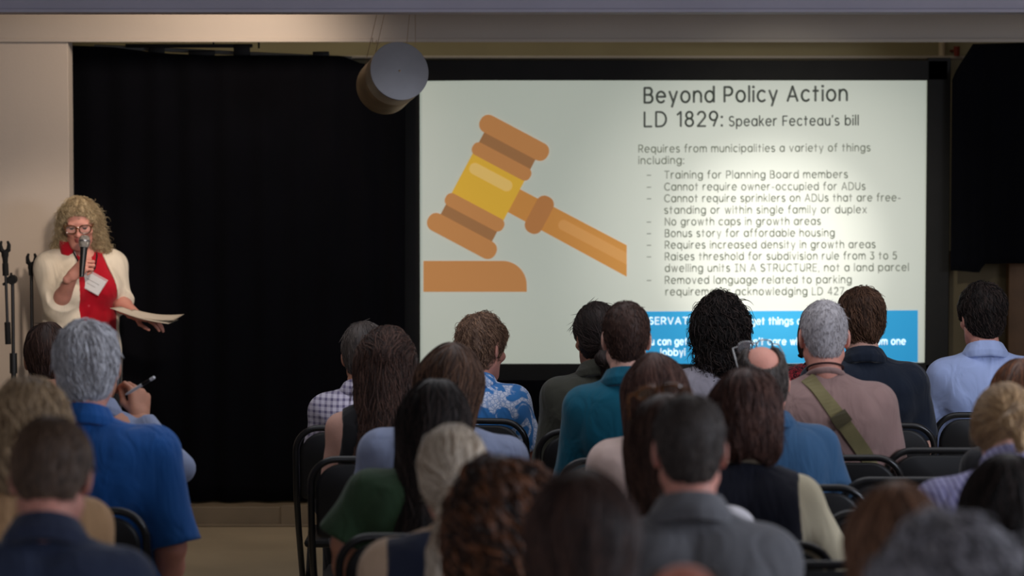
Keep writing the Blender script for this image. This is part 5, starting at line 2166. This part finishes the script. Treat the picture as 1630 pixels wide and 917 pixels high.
# red blouse with an open pointed collar
bl = shirt_model(J, sk.wf, sk.fat, sk.depth, sk.bust, 0.012, 0.9, 5, 0.003, False, p_[2] - 0.09, 0.004, 0.058)
nk = np.array(J['neck'])
bl.s(cone(nk + (0, 0.060, -0.095), nk + (0, 0.09, 0.06), 0.020, 0.062), 0.008)      # the V at the throat
V, Q = bl.mesh(0.007)
blouse = link('blouse', raw_mesh('blouse', sk.place(V), [Q], C_RED), sk.root)
for s in (-1, 1):                                                                # collar wings
    pts = [(0.012, 0.078, -0.085), (0.050, 0.085, -0.118), (0.088, 0.050, -0.040), (0.082, -0.010, 0.018), (0.050, -0.060, 0.030), (0.0, -0.072, 0.036)]
    inn = [(0.014, 0.074, -0.078), (0.034, 0.066, -0.045), (0.052, 0.045, 0.010), (0.058, 0.000, 0.046), (0.040, -0.046, 0.060), (0.0, -0.058, 0.066)]
    mb = MB()
    Vc, Qc = [], []
    m_ = len(pts)
    for lift in (0.0, 0.005):
        for a_, b_ in zip(pts, inn):
            for f in (0, 0.5, 1):
                q = np.array(a_) * (1 - f) + np.array(b_) * f
                out_ = np.array((q[0], q[1], 0.02)) / (np.linalg.norm((q[0], q[1], 0.02)) + 1e-6)
                q = q + out_ * (0.016 + lift + 0.012 * math.sin(f * math.pi))
                Vc.append(nk + (s * q[0], q[1], q[2]))
    Nn = m_ * 3
    for i in range(m_ - 1):
        for f in range(2):
            a_ = i * 3 + f
            Qc.append((a_, a_ + 1, a_ + 4, a_ + 3))
            Qc.append((Nn + a_, Nn + a_ + 3, Nn + a_ + 4, Nn + a_ + 1))
        for a_ in (i * 3, i * 3 + 2):
            Qc.append((a_, a_ + 3, Nn + a_ + 3, Nn + a_))
    for a_ in (0, 1, (m_ - 1) * 3, (m_ - 1) * 3 + 1):
        Qc.append((a_, a_ + 1, Nn + a_ + 1, Nn + a_))
    link('collar', raw_mesh('collar', sk.place(np.array(Vc)), [np.array(Qc)], C_RED), blouse)
M_BTN = plain('red_button', (200, 60, 70), rough=0.3)
for bz in (1.19, 1.10, 1.01):
    p = np.array([[0.004, 0.5, bz]])
    for _ in range(60):
        p[0, 1] -= max(min(bl.pts(p)[0], 0.03), -0.01) * 0.8
    MB().lathe([(0, 0.003), (0.005, 0.003), (0.006, 0.0), (0, -0.001)], sk.place(p)[0], sk.place(p + (0, 0.1, 0))[0] - sk.place(p)[0], 12).build('button', M_BTN, blouse)

# white cardigan hanging open
cg = shirt_model(J, sk.wf, sk.fat * 1.05, sk.depth, sk.bust, 0.021, 1.20, 9, 0.006, False, p_[2] - 0.07, 0.012, 0.068)


def opening(X, Y, Z):
    f = np.clip((nk[2] + 0.01 - Z) / 0.40, 0, 1)
    half = 0.052 + 0.040 * np.sin(np.clip(f, 0, 1) * 2.2)
    return np.where(Y > -0.01, half - np.abs(X + 0.012 + 0.046 * f), -0.02 + 0 * X * Z)


cg.i(opening)
V, Q = cg.mesh(0.007)
link('cardigan', raw_mesh('cardigan', sk.place(V), [Q], C_CARD), sk.root)

style = ('curly', dict(t=0.005, len=0.140, side=0.046, flare=0.044, fwd=-0.022, sr=0.048, sr2=0.046, n=3400, L=0.09, r=0.0010, curl=0.0065, wl=0.026, rough=0.008, freq=80, steps=24, stray=0.25,
                       fly=0.035, base_tone=0.3, seed=5, front=-0.016, res=0.0045), HM['speaker'])
V, F_, tn = make_hair(style[0], style[1])
link('hair', raw_mesh('hair', sk.head_place(V), F_, style[2], tone=tn), sk.root)
gl_ = glasses(sk, (0, 0.112, 0.008), 4, M_TORT, glass_mat('reading_lens', (210, 210, 205), 0.12), 0.068, lens_h=0.0215, thick=0.003)

# lanyard with a clear badge sleeve
M_LAN = plain('lanyard_black', (20, 18, 20), rough=0.7)
M_BADGE = plain('badge_card', (222, 220, 218), rough=0.5, var=0.03)
M_SLEEVE = glass_mat('badge_sleeve', (235, 238, 240), 0.30)
M_INK = plain('badge_ink', (96, 92, 92), rough=0.7)
bc = at(146, 450, 12.66)


def front(x, z, off=0.012):
    p = np.array([[x, 0.5, z]])
    for _ in range(70):
        d_ = min(bl.pts(p)[0], cg.pts(p)[0])
        p[0, 1] -= max(min(d_, 0.03), -0.01) * 0.8
    return p[0] + (0, off, 0)



# walk the line of sight onto the clothes to find where the badge lies
cpos = np.array([0, 0, CAM_Z])
dr = bc - cpos
dr /= np.linalg.norm(dr)
pw = cpos + dr * (np.linalg.norm(bc - cpos) - 0.35)
for _ in range(40):
    ql = sk.to_local(pw)[None]
    pw = pw + dr * max(min(min(bl.pts(ql)[0], cg.pts(ql)[0]), 0.04), -0.01) * 0.8
bcl = sk.to_local(pw)
lan = thing('name_badge', 'white name badge in a clear sleeve on a black lanyard', 'badge', tuple(sk.loc))
path = [nk + (s * 0.066 * math.cos(t), -0.01 - 0.05 * math.sin(t), 0.022) for s in (1,) for t in np.linspace(0, math.pi, 9)]
left = [front(-0.050, nk[2] - 0.04, 0.004), front(-0.030, nk[2] - 0.09, 0.004), front(bcl[0] - 0.005, bcl[2] + 0.045, 0.004)]
right = [front(0.050, nk[2] - 0.04, 0.004), front(0.030, nk[2] - 0.09, 0.004), front(bcl[0] + 0.005, bcl[2] + 0.045, 0.004)]
full = right[::-1] + path + left
MB().tube([sk.place(np.array(q)[None])[0] for q in full], 0.0035, 6).build('lanyard', M_LAN, lan)
bo = sk.loc + sk.place(front(bcl[0], bcl[2], 0.016)[None])[0]
ro_ = math.radians(28)
bu = np.array([math.cos(ro_), -0.15, -math.sin(ro_)])
bu /= np.linalg.norm(bu)
bn = np.array([0.30, -0.93, 0.20])
bn = bn - bu * (bn @ bu)
bn /= np.linalg.norm(bn)
bv = np.cross(bn, bu)


def badge_box(name, u0, u1, v0, v1, n0, n1, mat, parent):
    V = [bo - sk.loc + bu * u + bv * v_ + bn * w for u in (u0, u1) for v_ in (v0, v1) for w in (n0, n1)]
    Qx = [(0, 1, 3, 2), (4, 6, 7, 5), (0, 4, 5, 1), (2, 3, 7, 6), (0, 2, 6, 4), (1, 5, 7, 3)]
    return link(name, raw_mesh(name, np.array(V), [np.array(Qx)], mat, smooth=False), parent)


card = badge_box('card', -0.050, 0.050, -0.036, 0.036, 0, 0.001, M_BADGE, lan)
badge_box('sleeve', -0.054, 0.054, -0.040, 0.046, 0.0016, 0.0026, M_SLEEVE, lan)
for v_, a_, b_ in ((0.006, -0.034, 0.030), (-0.012, -0.024, 0.020)):
    badge_box('printed_line', a_, b_, v_ - 0.002, v_ + 0.002, 0.001, 0.0014, M_INK, card)

# microphone
M_MICB = plain('mic_body', (18, 18, 19), rough=0.4, var=0.05, spec=0.5)
M_MICG = plain('mic_grille', (176, 172, 166), rough=0.35, metal=0.85, var=0.25, scale=260, bump=0.6, bscale=420)
mic = thing('microphone', 'black handheld microphone with silver grille at the woman\'s mouth', 'microphone', tuple(MIC0))
Lm = float(np.linalg.norm(MIC1 - MIC0))
MB().lathe([(0, 0), (0.010, 0.001), (0.0115, 0.02), (0.0165, Lm - 0.035), (0.018, Lm - 0.028), (0, Lm - 0.026)], (0, 0, 0), md, 20).build('handle', M_MICB, mic)
MB().lathe([(0.018, Lm - 0.029), (0.024, Lm - 0.018), (0.0255, Lm - 0.004), (0.0255, Lm + 0.003), (0.023, Lm + 0.016), (0.015, Lm + 0.025), (0, Lm + 0.028)],
           (0, 0, 0), md, 24).build('grille', M_MICG, mic)
MB().lathe([(0.0255, Lm - 0.005), (0.0268, Lm - 0.004), (0.0268, Lm + 0.002), (0.0255, Lm + 0.003)], (0, 0, 0), md, 24).build('grille_ring', M_STEEL, mic)

# the papers in her other hand: two curled sheets
M_PAPER = plain('paper', (206, 196, 180), rough=0.7, var=0.04, scale=20)


def sheet(name, a0, a1, depth, curl, label, dz):
    o = (np.array(a0) + np.array(a1)) / 2
    V, Q, nu, nv = [], [], 14, 8
    for side in (0, 1):
        for i in range(nu + 1):
            f = i / nu
            for j in range(nv + 1):
                g_ = j / nv
                p = np.array(a0) * (1 - f) + np.array(a1) * f
                p = p + np.array(depth) * (g_ - 0.5)
                p[2] += curl * math.sin(f * math.pi) + 0.003 * (f - 0.5) * (g_ - 0.5) * 4 + dz - side * 0.0012
                V.append(p - o)
    n_ = (nu + 1) * (nv + 1)
    for i in range(nu):
        for j in range(nv):
            a_ = i * (nv + 1) + j
            Q.append((a_, a_ + nv + 1, a_ + nv + 2, a_ + 1))
            Q.append((n_ + a_, n_ + a_ + 1, n_ + a_ + nv + 2, n_ + a_ + nv + 1))
    for i in range(nu):
        for a_ in (i * (nv + 1), i * (nv + 1) + nv):
            Q.append((a_, a_ + nv + 1, n_ + a_ + nv + 1, n_ + a_))
    for j in range(nv):
        for a_ in (j, nu * (nv + 1) + j):
            Q.append((a_, a_ + 1, n_ + a_ + 1, n_ + a_))
    ob = link(name, raw_mesh(name, np.array(V), [np.array(Q)], M_PAPER), None, tuple(o))
    return tag(ob, label, 'paper')


sheet('paper_sheet', at(184, 489, 12.70), at(276, 512, 12.66), (0.03, 0.13, 0.004), -0.010, 'lower curled sheet of paper in the speaking woman\'s hand', 0.0)
sheet('paper_sheet', at(205, 497, 12.72), at(285, 507, 12.68), (0.03, 0.13, 0.012), -0.012, 'upper sheet of paper reaching furthest right from her hand', 0.006)

# ---------------------------------------------------------------- folding chairs
M_CHB = plain('chair_vinyl', (19, 19, 21), rough=0.5, var=0.08, spec=0.35)
M_CHF = plain('chair_tube', (26, 26, 28), rough=0.3, metal=0.3, var=0.08, spec=0.6)


def round_panel(w, h, t, r, z0, tilt, y0):
    """Padded back: rounded upper corners, slightly hollow."""
    out = []
    for sx, a0 in ((1, 0), (-1, 90)):
        for i in range(9):
            a_ = math.radians(a0 + 90 * i / 8)
            out.append((sx * (w - r) + r * math.cos(a_), h - r + r * math.sin(a_)))
    rb = 0.02
    for sx, a0 in ((-1, 180), (1, 270)):
        for i in range(5):
            a_ = math.radians(a0 + 90 * i / 4)
            out.append((sx * (w - rb) + rb * math.cos(a_), rb + rb * math.sin(a_)))
    n = len(out)
    V = []
    for (sc_, dy) in ((0.0, -t), (0.94, -t), (1.0, -t * 0.5), (1.0, t * 0.5), (0.94, t), (0.0, t)):
        for x, z in out:
            x_, z_ = x * sc_, h / 2 + (z - h / 2) * sc_
            V.append((x_, y0 + dy - tilt * z_ + 0.25 * x_ * x_ * -1, z0 + z_))
    Q = []
    for k in range(5):
        for i in range(n):
            Q.append((k * n + i, k * n + (i + 1) % n, (k + 1) * n + (i + 1) % n, (k + 1) * n + i))
    return np.array(V), np.array(Q)


def make_chair():
    r = thing('folding_chair', '', 'chair')
    V, Q = round_panel(0.205, 0.245, 0.012, 0.085, 0.588, 0.22, -0.200)
    link('backrest', raw_mesh('backrest', V, [Q[:, ::-1]], M_CHB), r)
    m = MB().box(-0.20, 0.20, -0.165, 0.225, 0.405, 0.436, 0.014)
    m.build('seat', M_CHB, r)
    pts = [(0.222, 0.285, 0.008), (0.222, -0.130, 0.48), (0.222, -0.205, 0.60), (0.221, -0.240, 0.755)]
    cx, cz, rr = 0.137, 0.764, 0.084
    top = [(cx + rr * math.cos(t), -0.240 - 0.016 * math.sin(t), cz + rr * math.sin(t)) for t in np.linspace(0, math.pi / 2, 9)]
    half = pts + top
    path = half + [(-x, y, z) for x, y, z in half[::-1]]
    MB().tube(path, 0.0115, 10).build('back_frame', M_CHF, r)
    for s in (-1, 1):
        MB().tube([(s * 0.198, 0.165, 0.418), (s * 0.198, -0.235, 0.008)], 0.0105, 8).build('leg', M_CHF, r)
    MB().tube([(-0.198, -0.190, 0.055), (0.198, -0.190, 0.055)], 0.008, 8).build('stretcher', M_CHF, r)
    MB().tube([(-0.222, 0.205, 0.10), (0.222, 0.205, 0.10)], 0.008, 8).build('stretcher', M_CHF, r)
    return r


chair0 = make_chair()
first = [True]


def place_chair(loc, yaw, label):
    if first[0]:
        r = chair0
        first[0] = False
    else:
        r = chair0.copy()
        COL.objects.link(r)
        for ch in list(chair0.children):
            c_ = ch.copy()
            COL.objects.link(c_)
            c_.parent = r
    r.location = loc
    r.rotation_euler = (0, 0, yaw)
    r['label'] = label
    r['group'] = 'black folding chairs in rows'
    return r


for loc, yaw, label in CHAIRS:
    place_chair((loc[0], loc[1], 0), yaw, label)


def empty_chair(px, top, d, label, yaw=0.0):
    p = at(px, top, d)
    place_chair((p[0], d + 0.25, 0), yaw, label)


empty_chair(1518, 713, 9.35, 'empty black folding chair between the olive strap and the lavender striped shirt')
empty_chair(1456, 760, 8.58, 'empty black folding chair behind the brown-haired woman, right of the blue denim shoulder')
empty_chair(1436, 813, 7.86, 'empty black folding chair right of the cream-sleeved arm, nearest to it')
empty_chair(1375, 895, 6.95, 'empty black folding chair just right of the stone grey shirt')
